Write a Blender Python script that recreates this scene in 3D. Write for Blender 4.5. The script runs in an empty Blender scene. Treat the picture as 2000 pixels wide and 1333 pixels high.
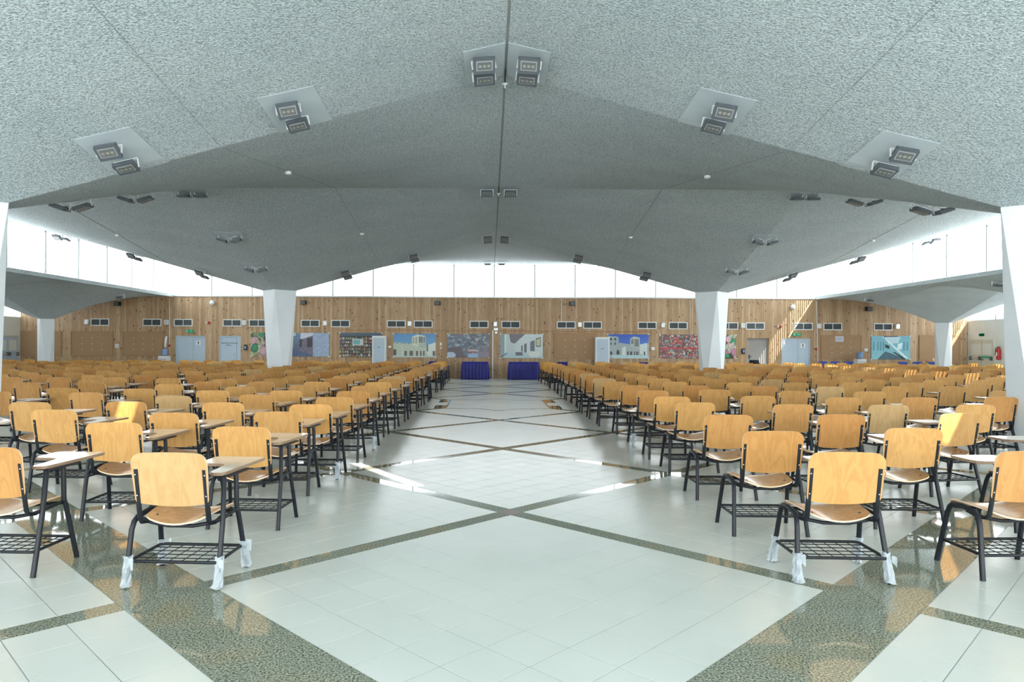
import bpy, bmesh, math, random
import numpy as np
from mathutils import Vector, Matrix

random.seed(7)
R = math.radians
scene = bpy.context.scene
COL = scene.collection

# ------------------------------------------------------------------ camera
FPX, PX, PY, ROLL, CX, CH = 1365.0, 956.82, 674.59, -0.0044, -0.1864, 1.48
cam = bpy.data.cameras.new('camera')
cam.sensor_width = 36.0
cam.lens = FPX / 2000 * 36
cam.shift_x = 43.18 / 2000
cam.shift_y = 8.09 / 2000
cam.clip_start = 0.05
cam.clip_end = 400
camo = bpy.data.objects.new('camera', cam)
COL.objects.link(camo)
camo.matrix_world = Matrix.Translation((CX, 0, CH)) @ Matrix.Rotation(R(90), 4, 'X') @ Matrix.Rotation(0.0044, 4, 'Z')
scene.camera = camo

def at(px, py, Y):
    """point of the plane at depth Y seen at photo pixel px, py"""
    a, b = (px - PX) / FPX, (py - PY) / FPX
    c, s = math.cos(ROLL), math.sin(ROLL)
    u, v = a * c - b * s, a * s + b * c
    return CX + u * Y, CH - v * Y

def hor(px):
    return PY + 0.0044 * (px - PX)

def topix(X, Y, Z):
    u, v = (X - CX) / Y, -(Z - CH) / Y
    c, s = math.cos(ROLL), math.sin(ROLL)
    return PX + FPX * (u * c + v * s), PY + FPX * (-u * s + v * c)

# ------------------------------------------------------------------ light
scene.view_settings.view_transform = 'Standard'
scene.view_settings.look = 'None'
scene.view_settings.gamma = 1
scene.view_settings.use_curve_mapping = False
scene.view_settings.exposure = 0.4
SKY, SUNP = 1.2, 17.0
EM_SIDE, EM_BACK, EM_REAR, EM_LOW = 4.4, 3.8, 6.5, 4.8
world = bpy.data.worlds.new('world')
scene.world = world
world.use_nodes = True
bg = world.node_tree.nodes['Background']
bg.inputs[0].default_value = (0.72, 0.86, 1, 1)
bg.inputs[1].default_value = SKY
SUN_DIR = Vector((-0.625, 0.9, -1.0)).normalized()
sun = bpy.data.lights.new('sun', 'SUN')
sun.energy = SUNP
sun.angle = R(0.4)
sun.color = (1, 0.93, 0.82)
suno = bpy.data.objects.new('sun', sun)
COL.objects.link(suno)
suno.location = (10, -8, 14)
suno.rotation_euler = SUN_DIR.to_track_quat('-Z', 'Y').to_euler()

# ------------------------------------------------------------------ materials
def lin(c):
    return tuple(((x / 255) / 12.92 if x / 255 <= 0.04045 else ((x / 255 + 0.055) / 1.055) ** 2.4) for x in c) + (1,)

def new_mat(name, col, rough=0.5, metal=0.0, spec=0.5):
    m = bpy.data.materials.new(name)
    m.use_nodes = True
    b = m.node_tree.nodes['Principled BSDF']
    b.inputs['Base Color'].default_value = lin(col)
    b.inputs['Roughness'].default_value = rough
    b.inputs['Metallic'].default_value = metal
    b.inputs['Specular IOR Level'].default_value = spec
    return m

def nd(m, t, **kw):
    n = m.node_tree.nodes.new(t)
    for k, v in kw.items():
        setattr(n, k, v)
    return n

def lk(m, a, ao, b, bi):
    m.node_tree.links.new(a.outputs[ao], b.inputs[bi])

def bsdf(m):
    return m.node_tree.nodes['Principled BSDF']

def ramp(m, stops):
    r = nd(m, 'ShaderNodeValToRGB')
    e = r.color_ramp.elements
    while len(e) < len(stops):
        e.new(0.5)
    for el, (p, c) in zip(e, stops):
        el.position = p
        el.color = lin(c)
    return r

def noise_mat(name, c1, c2, scale=8, rough=0.5, bump=0.0, bscale=None, detail=4, stretch=None, lo=.35, hi=.65, dist=.01, metal=0, rnd=False):
    m = new_mat(name, c1, rough, metal)
    tc = nd(m, 'ShaderNodeTexCoord')
    mp = nd(m, 'ShaderNodeMapping')
    lk(m, tc, 'Object', mp, 'Vector')
    if stretch:
        mp.inputs['Scale'].default_value = stretch
    if rnd:
        oi = nd(m, 'ShaderNodeObjectInfo')
        ml = nd(m, 'ShaderNodeMath', operation='MULTIPLY')
        ml.inputs[1].default_value = 37.0
        lk(m, oi, 'Random', ml, 0)
        lk(m, ml, 0, mp, 'Location')
    n = nd(m, 'ShaderNodeTexNoise')
    n.inputs['Scale'].default_value = scale
    n.inputs['Detail'].default_value = detail
    lk(m, mp, 0, n, 'Vector')
    r = ramp(m, [(lo, c1), (hi, c2)])
    lk(m, n, 0, r, 0)
    lk(m, r, 0, bsdf(m), 'Base Color')
    if bump:
        n2 = nd(m, 'ShaderNodeTexNoise')
        n2.inputs['Scale'].default_value = bscale or scale
        n2.inputs['Detail'].default_value = 3
        lk(m, mp, 0, n2, 'Vector')
        bp = nd(m, 'ShaderNodeBump')
        bp.inputs['Strength'].default_value = bump
        bp.inputs['Distance'].default_value = dist
        lk(m, n2, 0, bp, 'Height')
        lk(m, bp, 0, bsdf(m), 'Normal')
    return m

def emit_mat(name, col, strength):
    m = new_mat(name, col, 0.8)
    bsdf(m).inputs['Emission Color'].default_value = lin(col)
    bsdf(m).inputs['Emission Strength'].default_value = strength
    return m

def wood_mat(name, cols, rough, coat=0.0):
    """veneer: bands along local z, tone per piece"""
    m = new_mat(name, cols[0], rough)
    tc = nd(m, 'ShaderNodeTexCoord')
    mp = nd(m, 'ShaderNodeMapping')
    mp.inputs['Scale'].default_value = (9, 9, 1.6)
    oi = nd(m, 'ShaderNodeObjectInfo')
    ml = nd(m, 'ShaderNodeMath', operation='MULTIPLY')
    ml.inputs[1].default_value = 53.0
    lk(m, oi, 'Random', ml, 0)
    lk(m, tc, 'Object', mp, 'Vector')
    lk(m, ml, 0, mp, 'Location')
    n = nd(m, 'ShaderNodeTexNoise')
    n.inputs['Scale'].default_value = 1.3
    n.inputs['Detail'].default_value = 3
    n.inputs['Distortion'].default_value = 0.8
    lk(m, mp, 0, n, 'Vector')
    w = nd(m, 'ShaderNodeMath', operation='MULTIPLY')
    w.inputs[1].default_value = 9.0
    lk(m, n, 0, w, 0)
    fr = nd(m, 'ShaderNodeMath', operation='PINGPONG')
    fr.inputs[1].default_value = 1.0
    lk(m, w, 0, fr, 0)
    r = ramp(m, [(0.0, cols[0]), (1.0, cols[1])])
    lk(m, fr, 0, r, 0)
    r2 = ramp(m, [(0.0, cols[2]), (0.55, (232, 232, 232)), (0.9, (250, 250, 250)), (1.0, cols[3])])
    lk(m, oi, 'Random', r2, 0)
    mx = nd(m, 'ShaderNodeMix', data_type='RGBA', blend_type='MULTIPLY')
    mx.inputs[0].default_value = 1.0
    lk(m, r, 0, mx, 6)
    lk(m, r2, 0, mx, 7)
    lk(m, mx, 2, bsdf(m), 'Base Color')
    bsdf(m).inputs['Coat Weight'].default_value = coat
    bsdf(m).inputs['Coat Roughness'].default_value = 0.15
    return m

M = {}
# sprayed plaster of the shells
m = new_mat('sprayed_plaster', (190, 199, 198), 0.95, 0, 0.1)
tc = nd(m, 'ShaderNodeTexCoord')
n1 = nd(m, 'ShaderNodeTexNoise'); n1.inputs['Scale'].default_value = 42; n1.inputs['Detail'].default_value = 3; n1.inputs['Roughness'].default_value = .6
n2 = nd(m, 'ShaderNodeTexNoise'); n2.inputs['Scale'].default_value = 0.5; n2.inputs['Detail'].default_value = 3
mp = nd(m, 'ShaderNodeMapping'); mp.inputs['Scale'].default_value = (1, 2.0, 1)
lk(m, tc, 'Object', mp, 0)
lk(m, tc, 'Object', n1, 'Vector'); lk(m, mp, 0, n2, 'Vector')
r = ramp(m, [(.3, (206, 217, 221)), (.7, (217, 226, 229))])
lk(m, n2, 0, r, 0)
r2 = ramp(m, [(.36, (178, 180, 180)), (.58, (255, 255, 255))])
lk(m, n1, 0, r2, 0)
mx = nd(m, 'ShaderNodeMix', data_type='RGBA', blend_type='MULTIPLY'); mx.inputs[0].default_value = .85
lk(m, r, 0, mx, 6); lk(m, r2, 0, mx, 7); lk(m, mx, 2, bsdf(m), 'Base Color')
bp = nd(m, 'ShaderNodeBump'); bp.inputs['Strength'].default_value = .9; bp.inputs['Distance'].default_value = .04
lk(m, n1, 0, bp, 'Height'); lk(m, bp, 0, bsdf(m), 'Normal')
M['plaster'] = m
M['smooth'] = noise_mat('smooth_painted_plaster', (186, 196, 202), (196, 205, 209), 1.5, .8)
M['paint'] = noise_mat('white_column_paint', (222, 228, 232), (230, 235, 238), 1.2, .55)
M['white_wall'] = noise_mat('cream_wall_paint', (214, 216, 208), (222, 223, 216), .8, .7)
M['white'] = new_mat('white_plastic', (228, 230, 230), .4)
M['off'] = new_mat('ivory_plastic', (210, 206, 190), .5)
M['door'] = noise_mat('pale_blue_door_paint', (176, 192, 206), (184, 199, 212), 1, .45)
M['door2'] = noise_mat('taupe_door_paint', (150, 146, 144), (158, 154, 150), 1, .5)
M['black'] = new_mat('black_plastic', (24, 25, 28), .45)
M['frame'] = noise_mat('navy_black_steel', (14, 17, 23), (21, 25, 32), 14, .46)
bsdf(M['frame']).inputs['Specular IOR Level'].default_value = .35
M['grey_metal'] = new_mat('grey_lamp_metal', (88, 94, 100), .5, 0)
M['dark_metal'] = new_mat('dark_grille', (92, 98, 100), .5, .1)
M['backp'] = new_mat('grille_back', (50, 54, 58), .7)
M['mullion'] = new_mat('grey_mullion', (150, 156, 156), .6)
M['alu'] = new_mat('aluminium', (196, 200, 202), .35, .6)
M['lframe'] = new_mat('lamp_frame', (150, 152, 152), .4)
M['lens'] = new_mat('lamp_lens', (104, 106, 106), .2)
M['led'] = new_mat('lamp_reflector', (160, 160, 152), .3, .3)
M['red'] = new_mat('red_paint', (178, 28, 30), .35)
M['green'] = emit_mat('green_exit_panel', (30, 150, 110), .12)
M['glyph'] = new_mat('pale_green_glyph', (190, 226, 210), .5)
M['cork'] = noise_mat('cork_board', (160, 128, 96), (172, 140, 107), 30, .9, lo=.3, hi=.7)
M['board'] = noise_mat('board_edge_wood', (158, 118, 80), (172, 132, 92), 8, .6)
M['cord'] = new_mat('dark_joint', (136, 142, 140), .9)
M['grout'] = new_mat('grout', (138, 144, 141), .8)
M['wrap'] = new_mat('clear_plastic_film', (206, 216, 222), .22)
bsdf(M['wrap']).inputs['Alpha'].default_value = .42
M['blue'] = noise_mat('royal_blue_satin', (17, 20, 108), (27, 30, 132), 3, .5)
M['bluep'] = new_mat('blue_chair_plastic', (34, 66, 160), .4)
M['water'] = new_mat('blue_bottle', (120, 146, 186), .12)
M['paper'] = new_mat('paper', (206, 204, 214), .8)
M['fabric'] = noise_mat('black_mesh_fabric', (24, 28, 36), (36, 41, 52), 60, .9)

M['wood'] = wood_mat('beech_veneer', [(202, 153, 88), (189, 138, 75), (228, 212, 198), (255, 255, 255)], .42, .25)
M['wood_pale'] = wood_mat('pale_beech_veneer', [(198, 162, 112), (186, 149, 98), (240, 236, 230), (255, 255, 255)], .42, .2)
M['seatw'] = wood_mat('worn_beech_seat', [(222, 166, 110), (206, 148, 92), (236, 226, 216), (255, 255, 255)], .26, .4)
M['edge'] = new_mat('plywood_edge', (226, 196, 160), .5)
M['tab'] = noise_mat('tablet_laminate', (228, 212, 190), (238, 224, 206), 6, .25, rnd=True)
bsdf(M['tab']).inputs['Coat Weight'].default_value = .7
bsdf(M['tab']).inputs['Coat Roughness'].default_value = .12
M['tabedge'] = new_mat('tablet_edge_band', (142, 116, 92), .5)

# wall boards: tone per board from world x
m = new_mat('pine_boards', (180, 140, 98), .55)
tc = nd(m, 'ShaderNodeTexCoord'); sp = nd(m, 'ShaderNodeSeparateXYZ')
lk(m, tc, 'Object', sp, 0)
d = nd(m, 'ShaderNodeMath', operation='DIVIDE'); d.inputs[1].default_value = .098
lk(m, sp, 0, d, 0)
fl = nd(m, 'ShaderNodeMath', operation='FLOOR'); lk(m, d, 0, fl, 0)
fc = nd(m, 'ShaderNodeMath', operation='FRACT'); lk(m, d, 0, fc, 0)
wn = nd(m, 'ShaderNodeTexWhiteNoise', noise_dimensions='1D'); lk(m, fl, 0, wn, 'W')
r = ramp(m, [(0, (178, 146, 110)), (.5, (190, 158, 122)), (1, (206, 178, 144))]); lk(m, wn, 'Value', r, 0)
mp = nd(m, 'ShaderNodeMapping'); mp.inputs['Scale'].default_value = (16, 1, .9); lk(m, tc, 'Object', mp, 0)
gn = nd(m, 'ShaderNodeTexNoise'); gn.inputs['Scale'].default_value = 2.5; gn.inputs['Detail'].default_value = 4; lk(m, mp, 0, gn, 'Vector')
gr = ramp(m, [(.3, (214, 206, 196)), (.7, (255, 255, 255))]); lk(m, gn, 0, gr, 0)
mx = nd(m, 'ShaderNodeMix', data_type='RGBA', blend_type='MULTIPLY'); mx.inputs[0].default_value = 1
lk(m, r, 0, mx, 6); lk(m, gr, 0, mx, 7)
vm = nd(m, 'ShaderNodeMapping'); vm.inputs['Scale'].default_value = (7, 1, 3.2); lk(m, tc, 'Object', vm, 0)
vo = nd(m, 'ShaderNodeTexVoronoi'); vo.inputs['Scale'].default_value = 1.0; lk(m, vm, 0, vo, 'Vector')
kr = ramp(m, [(.10, (112, 70, 44)), (.17, (255, 255, 255))]); lk(m, vo, 'Distance', kr, 0)
mk = nd(m, 'ShaderNodeMix', data_type='RGBA', blend_type='MULTIPLY'); mk.inputs[0].default_value = 1
lk(m, mx, 2, mk, 6); lk(m, kr, 0, mk, 7)
jr = ramp(m, [(.0, (120, 84, 56)), (.09, (255, 255, 255))]); lk(m, fc, 0, jr, 0)
mj = nd(m, 'ShaderNodeMix', data_type='RGBA', blend_type='MULTIPLY'); mj.inputs[0].default_value = .8
lk(m, mk, 2, mj, 6); lk(m, jr, 0, mj, 7); lk(m, mj, 2, bsdf(m), 'Base Color')
M['pine'] = m

# floor tiles and granite
m = new_mat('porcelain_tile', (196, 205, 204), .24)
oi = nd(m, 'ShaderNodeTexCoord')
n = nd(m, 'ShaderNodeTexNoise'); n.inputs['Scale'].default_value = 1.1; n.inputs['Detail'].default_value = 3; lk(m, oi, 'Generated', n, 'Vector')
ge = nd(m, 'ShaderNodeNewGeometry'); n.inputs['Scale'].default_value = .9; lk(m, ge, 'Position', n, 'Vector')
r = ramp(m, [(.3, (196, 201, 194)), (.7, (206, 210, 203))]); lk(m, n, 0, r, 0); lk(m, r, 0, bsdf(m), 'Base Color')
M['tile'] = m
m = new_mat('polished_granite', (110, 110, 104), .05)
ge = nd(m, 'ShaderNodeNewGeometry')
n = nd(m, 'ShaderNodeTexNoise'); n.inputs['Scale'].default_value = 95; n.inputs['Detail'].default_value = 2; n.inputs['Roughness'].default_value = .7; lk(m, ge, 'Position', n, 'Vector')
r = ramp(m, [(.36, (62, 66, 62)), (.45, (120, 126, 118)), (.55, (152, 158, 146)), (.66, (192, 194, 178))]); lk(m, n, 0, r, 0)
n2 = nd(m, 'ShaderNodeTexNoise'); n2.inputs['Scale'].default_value = 2.2; n2.inputs['Detail'].default_value = 1; lk(m, ge, 'Position', n2, 'Vector')
r2 = ramp(m, [(.35, (236, 238, 230)), (.55, (244, 243, 234)), (.72, (255, 240, 218))]); lk(m, n2, 0, r2, 0)
mx = nd(m, 'ShaderNodeMix', data_type='RGBA', blend_type='MULTIPLY'); mx.inputs[0].default_value = 1
lk(m, r, 0, mx, 6); lk(m, r2, 0, mx, 7); lk(m, mx, 2, bsdf(m), 'Base Color')
M['granite'] = m
M['pinkg'] = noise_mat('pink_granite', (120, 104, 100), (164, 146, 140), 60, .08)

EMC = (245, 251, 253)
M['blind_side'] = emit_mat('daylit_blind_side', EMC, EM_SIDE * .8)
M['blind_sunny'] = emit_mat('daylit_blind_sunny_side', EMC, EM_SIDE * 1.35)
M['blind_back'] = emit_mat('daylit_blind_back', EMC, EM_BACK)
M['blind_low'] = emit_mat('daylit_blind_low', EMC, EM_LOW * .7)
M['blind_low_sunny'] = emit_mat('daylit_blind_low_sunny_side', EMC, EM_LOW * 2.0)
M['pane_rear'] = emit_mat('daylit_glazing_rear', EMC, EM_REAR)
m = new_mat('printed_vinyl', (200, 200, 200), .35)
va = nd(m, 'ShaderNodeVertexColor'); va.layer_name = 'print'; lk(m, va, 0, bsdf(m), 'Base Color')
M['print'] = m

# ------------------------------------------------------------------ mesh helpers
class MB:
    def __init__(s):
        s.v, s.f, s.mi, s.mats, s.sm = [], [], [], [], []
    def mat(s, m):
        if m not in s.mats:
            s.mats.append(m)
        return s.mats.index(m)
    def add(s, vs, fs, m, smooth=False):
        o = len(s.v); k = s.mat(m)
        s.v += [tuple(p) for p in vs]
        for f in fs:
            s.f.append([i + o for i in f]); s.mi.append(k); s.sm.append(smooth)
    def box(s, lo, hi, m, M4=None):
        (a, b, c), (d, e, f) = lo, hi
        vs = [(a, b, c), (d, b, c), (d, e, c), (a, e, c), (a, b, f), (d, b, f), (d, e, f), (a, e, f)]
        if M4 is not None:
            vs = [M4 @ Vector(p) for p in vs]
        s.add(vs, [(0, 3, 2, 1), (4, 5, 6, 7), (0, 1, 5, 4), (1, 2, 6, 5), (2, 3, 7, 6), (3, 0, 4, 7)], m)
    def prism(s, poly, z0, z1, m, side=None, M4=None):
        n = len(poly)
        vs = [Vector((x, y, z0)) for x, y in poly] + [Vector((x, y, z1)) for x, y in poly]
        if M4 is not None:
            vs = [M4 @ p for p in vs]
        s.add(vs, [list(range(n - 1, -1, -1)), list(range(n, 2 * n))], m)
        s.add(vs, [(i, (i + 1) % n, n + (i + 1) % n, n + i) for i in range(n)], side or m)
    def tube(s, pts, r, m, n=8, cap=True, radii=None):
        P = [Vector(p) for p in pts]
        t = (P[1] - P[0]).normalized()
        up = Vector((0, 0, 1)) if abs(t.z) < .9 else Vector((1, 0, 0))
        x = t.cross(up).normalized(); vs = []
        for i, p in enumerate(P):
            if i == 0: d = P[1] - P[0]
            elif i == len(P) - 1: d = P[-1] - P[-2]
            else: d = (P[i + 1] - p).normalized() + (p - P[i - 1]).normalized()
            d.normalize()
            x = (x - d * x.dot(d)).normalized(); y = d.cross(x)
            rr = radii[i] if radii else r
            for k in range(n):
                a = 2 * math.pi * k / n
                vs.append(p + (x * math.cos(a) + y * math.sin(a)) * rr)
        fs = [(i * n + k, i * n + (k + 1) % n, (i + 1) * n + (k + 1) % n, (i + 1) * n + k) for i in range(len(P) - 1) for k in range(n)]
        s.add(vs, fs, m, n > 4)
        if cap:
            s.add(vs[:n], [list(range(n - 1, -1, -1))], m)
            s.add(vs[-n:], [list(range(n))], m)
    def lathe(s, prof, m, n=16, c=(0, 0, 0)):
        vs = [(c[0] + r_ * math.cos(2 * math.pi * k / n), c[1] + r_ * math.sin(2 * math.pi * k / n), c[2] + z) for r_, z in prof for k in range(n)]
        fs = [(i * n + k, i * n + (k + 1) % n, (i + 1) * n + (k + 1) % n, (i + 1) * n + k) for i in range(len(prof) - 1) for k in range(n)]
        s.add(vs, fs, m, True)
    def mesh(s, name):
        me = bpy.data.meshes.new(name)
        me.from_pydata([tuple(p) for p in s.v], [], s.f)
        for m in s.mats:
            me.materials.append(m)
        me.polygons.foreach_set('material_index', s.mi)
        me.polygons.foreach_set('use_smooth', s.sm)
        me.update()
        return me
    def build(s, name, parent=None, **kw):
        return link(name, s.mesh(name), parent, **kw)

def link(name, me, parent=None, loc=None, **kw):
    o = bpy.data.objects.new(name, me)
    COL.objects.link(o)
    if parent is not None:
        o.parent = parent
    if loc is not None:
        o.location = loc
    for k, v in kw.items():
        o[k] = v
    return o

def thing(name, label, cat, loc=(0, 0, 0), rz=0, group=None):
    o = bpy.data.objects.new(name, None)
    o.empty_display_size = .1
    COL.objects.link(o)
    o.location = loc
    o.rotation_euler = (0, 0, rz)
    o['label'] = label; o['category'] = cat
    if group: o['group'] = group
    return o

def tag(o, label, cat, group=None):
    o['label'] = label; o['category'] = cat
    if group: o['group'] = group
    return o

ST = dict(kind='structure')
S2 = math.sqrt(2)

# ------------------------------------------------------------------ measures
DJ, D1, D2, DW = 16.02, 9.23, 23.06, 31.28
LX, HX = 7.13, 14.5
ZR = 5.08
XS = 21.2          # side walls
LZR, LZ0, LCX, LCY, LA = 3.6, 2.31, 17.8, 27.72, .35
YF = -4.6          # glazed front behind the camera
CA = .56

def shell(name, cx, cy, xl, xr, yf, yb, zr, z0, sx, sy, slits=(), mats=None, n=26, thick=.14):
    """umbrella shell: low over the column, straight level rims"""
    def axis(c, lo, hi, s):
        k1 = max(4, int(n * (c - lo) / s)); k2 = max(4, int(n * (hi - c) / s))
        return sorted(set([c - (c - lo) * i / k1 for i in range(k1 + 1)] + [c + (hi - c) * i / k2 for i in range(k2 + 1)]))
    xs = axis(cx, xl, xr, sx) if xl < cx < xr else [xl + (xr - xl) * i / n for i in range(n + 1)]
    ys = axis(cy, yf, yb, sy) if yf < cy < yb else [yf + (yb - yf) * i / n for i in range(n + 1)]
    bm = bmesh.new()
    def z(x, y):
        u = min(1, abs(x - cx) / sx); v = min(1, abs(y - cy) / sy)
        return zr - (zr - z0) * (1 - u) * (1 - v)
    for off, flip in ((0, True), (thick, False)):
        g = [[bm.verts.new((x, y, z(x, y) + off)) for x in xs] for y in ys]
        for j in range(len(ys) - 1):
            for i in range(len(xs) - 1):
                q = [g[j][i], g[j][i + 1], g[j + 1][i + 1], g[j + 1][i]]
                f = bm.faces.new(q[::-1] if flip else q)
                f.smooth = True
        for row in g:
            pass
        if off == 0: lo = g
        else:
            hi = g
            rim = [(lo[0][i], hi[0][i]) for i in range(len(xs))] + [(lo[j][-1], hi[j][-1]) for j in range(1, len(ys))] + \
                  [(lo[-1][i], hi[-1][i]) for i in range(len(xs) - 2, -1, -1)] + [(lo[j][0], hi[j][0]) for j in range(len(ys) - 2, 0, -1)]
            for a in range(len(rim)):
                b = (a + 1) % len(rim)
                bm.faces.new((rim[a][0], rim[b][0], rim[b][1], rim[a][1]))
    for e in bm.edges:
        a_, b_ = e.verts
        if (abs(a_.co.x - cx) < 1e-4 and abs(b_.co.x - cx) < 1e-4) or (abs(a_.co.y - cy) < 1e-4 and abs(b_.co.y - cy) < 1e-4): e.smooth = False
        if e.calc_length() < .3 and abs(a_.co.z - b_.co.z) > .1: e.smooth = False
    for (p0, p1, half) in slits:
        # a narrow slot added in the unseen roof to shape a sun patch: every ray that follows the sun from p0..p1 is let through
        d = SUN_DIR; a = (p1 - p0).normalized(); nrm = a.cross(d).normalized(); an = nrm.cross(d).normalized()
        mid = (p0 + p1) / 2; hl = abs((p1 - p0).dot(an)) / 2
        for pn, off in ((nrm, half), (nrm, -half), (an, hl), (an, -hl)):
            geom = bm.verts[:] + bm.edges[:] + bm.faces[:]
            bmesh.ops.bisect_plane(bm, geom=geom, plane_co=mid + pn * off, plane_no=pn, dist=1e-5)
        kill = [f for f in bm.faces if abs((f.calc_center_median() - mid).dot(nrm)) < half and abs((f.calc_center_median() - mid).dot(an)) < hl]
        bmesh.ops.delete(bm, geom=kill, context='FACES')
    me = bpy.data.meshes.new(name)
    bm.to_mesh(me); bm.free()
    for m in (mats or [M['plaster']]):
        me.materials.append(m)
    o = link(name, me, None, **ST)
    return o, z

# ------------------------------------------------------------------ ceiling
slits = []
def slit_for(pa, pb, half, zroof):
    """floor/seat points pa, pb lit through an added roof slot at height zroof"""
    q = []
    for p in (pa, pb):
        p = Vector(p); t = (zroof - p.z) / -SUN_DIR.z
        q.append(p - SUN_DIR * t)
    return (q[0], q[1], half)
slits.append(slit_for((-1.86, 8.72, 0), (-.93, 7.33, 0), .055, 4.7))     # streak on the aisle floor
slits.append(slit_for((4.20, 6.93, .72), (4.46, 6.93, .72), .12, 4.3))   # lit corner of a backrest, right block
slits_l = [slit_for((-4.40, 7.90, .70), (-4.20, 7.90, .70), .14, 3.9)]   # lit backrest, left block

zf = {}
for sgn, key in ((-1, 'l'), (1, 'r')):
    xl, xr = (-HX, 0) if sgn < 0 else (0, HX)
    o, zf[key, 0] = shell('ceiling', sgn * LX, YF, xl, xr, YF, 2.3, ZR, 3.15, 7.13, 6.9, slits)
    o, zf[key, 1] = shell('ceiling', sgn * LX, D1, xl, xr, 2.3, DJ, ZR, 3.18, 7.13, 6.85, slits + (slits_l if 1 else []))
    o, zf[key, 2] = shell('ceiling', sgn * LX, D2, xl, xr, DJ, DW + .25, ZR, 3.09, 7.13, 7.04)
for sgn in (-1, 1):
    for k, cy in enumerate((LCY, LCY - 7, LCY - 14, LCY - 21, LCY - 28)):
        xl, xr = sorted((sgn * 14.4, sgn * (XS + .1)))
        xc = sgn * LCX
        y0, y1 = cy - 3.5, (DW + .1 if k == 0 else cy + 3.5)
        smooth_far = (sgn > 0 and k == 0)
        o, zz = shell('ceiling', xc, cy, xl, xr, max(y0, YF), y1, LZR, LZ0, 3.35, 3.5, n=14, thick=.08,
                      mats=[M['plaster'], M['smooth']])
        if smooth_far:
            for f in o.data.polygons:
                c = f.center
                if not (abs(c.x) < 14.45 + .9 and f.normal.z < 0): f.material_index = 1
        zf['low', sgn, k] = zz

# rims of the low roofs (upstand seen as a grey band) and the eaves
for sgn in (-1, 1):
    b = MB(); x0, x1 = sorted((sgn * 14.36, sgn * 14.47))
    b.box((x0, YF, LZR - .02), (x1, DW - .01, 3.71), M['plaster'])
    b.build('trim_1' if sgn < 0 else 'trim_2', **ST)
# joints in the sprayed coat
def joint(xs_, y0, y1, zfun, r=.006):
    b = MB(); pts = [(xs_, y0 + (y1 - y0) * i / 24, zfun(xs_, y0 + (y1 - y0) * i / 24) - .002) for i in range(25)]
    b.tube(pts, r, M['cord'], 4)
    return b.build('trim_3', **ST)
for sgn, key in ((-1, 'l'), (1, 'r')):
    joint(sgn * 3.75, 5.8, DJ, zf[key, 1], .0032)
    joint(sgn * 3.75, DJ, DW, zf[key, 2], .0045)
    joint(sgn * 10.7, DJ, DW, zf[key, 2], .0045)
b = MB()
b.box((-.014, 2.3, ZR - .004), (.02, DW, ZR + .004), M['cord'])
b.build('trim_4', **ST)
b = MB()
b.box((-HX, DJ - .004, ZR - .0015), (HX, DJ + .004, ZR + .003), M['cord'])
b.build('trim_5', **ST)

# ------------------------------------------------------------------ columns: diamond head turning into a square foot
def column(x, y, ztop, a, s, label):
    b = MB()
    top = [(a, 0), (0, a), (-a, 0), (0, -a)]
    bot = [(s, s), (-s, s), (-s, -s), (s, -s)]
    vs = [(p[0], p[1], ztop) for p in top] + [(p[0], p[1], 0) for p in bot]
    fs = []
    for i in range(4):
        j = (i + 1) % 4
        fs.append((4 + i, i, j))            # facet hanging from a head edge to a foot corner
        fs.append((4 + i, 4 + (i - 1) % 4, i)[::-1])
    fs = [(i, 4 + i, (i + 1) % 4) for i in range(4)] + [(4 + i, 4 + (i + 1) % 4, (i + 1) % 4) for i in range(4)]
    b.add(vs, fs, M['paint'])
    b.add([(p[0], p[1], ztop) for p in top], [(3, 2, 1, 0)], M['paint'])
    o = b.build('column', None)
    o.location = (x, y, 0)
    tag(o, label, 'column')
    return o
def shell_z(x, y, f): return f(x, y)
for sgn, w in ((-1, 'left'), (1, 'right')):
    column(sgn * LX, D1, 3.33, CA + .02, .27, 'white faceted column at the %s edge of the photo, nearest to the camera' % w)
    column(sgn * LX, D2, 3.25, CA, .27, 'white tapered faceted column %s of the aisle, before the wood wall' % w)
    column(sgn * LCX, LCY, 2.44, LA, .2, 'thin white faceted column under the low roof on the far %s' % w)

# ------------------------------------------------------------------ floor
b = MB()
b.box((-XS, YF, -.2), (XS, DW + .4, -.0012), M['grout'])
floor = b.build('floor', **ST)
W, T, TN = .16, 2.684, .29
# intervals along p and q : (lo, hi, is_band)
def intervals():
    iv = []
    iv.append((-2.67, -.06, 9))
    x = -.06
    for k in range(18):
        iv.append((x, x + W, 0)); iv.append((x + W, x + T, 9)); x += T
    iv.append((-3.18, -2.67, 0))
    x = -3.18
    for k in range(12):
        iv.append((x - 9 * .287, x, 9)); iv.append((x - 9 * .287 - W, x - 9 * .287, 0)); x -= 9 * .287 + W
    return sorted(iv)
IV = intervals()
def pq(p, q): return (p - q) / S2, 6.17 + (p + q) / S2
pieces = []    # (p0,p1,q0,q1,kind)
cells = []
for (a0, a1, na) in IV:
    if na:
        d = (a1 - a0) / na
        cells += [(a0 + d * i, a0 + d * (i + 1), 1) for i in range(na)]
    else: cells.append((a0, a1, 0))
def cut(lo, hi, step):
    n_ = max(1, round((hi - lo) / step)); return [(lo + (hi - lo) * i / n_, lo + (hi - lo) * (i + 1) / n_) for i in range(n_)]
def inroom(x, y): return abs(x) < XS - .05 and YF < y < DW + .1
for (a0, a1, ta) in cells:
    for (b0, b1, tb) in cells:
        if ta and tb:
            x, y = pq((a0 + a1) / 2, (b0 + b1) / 2)
            if inroom(x, y): pieces.append((a0, a1, b0, b1, 'tile'))
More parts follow.
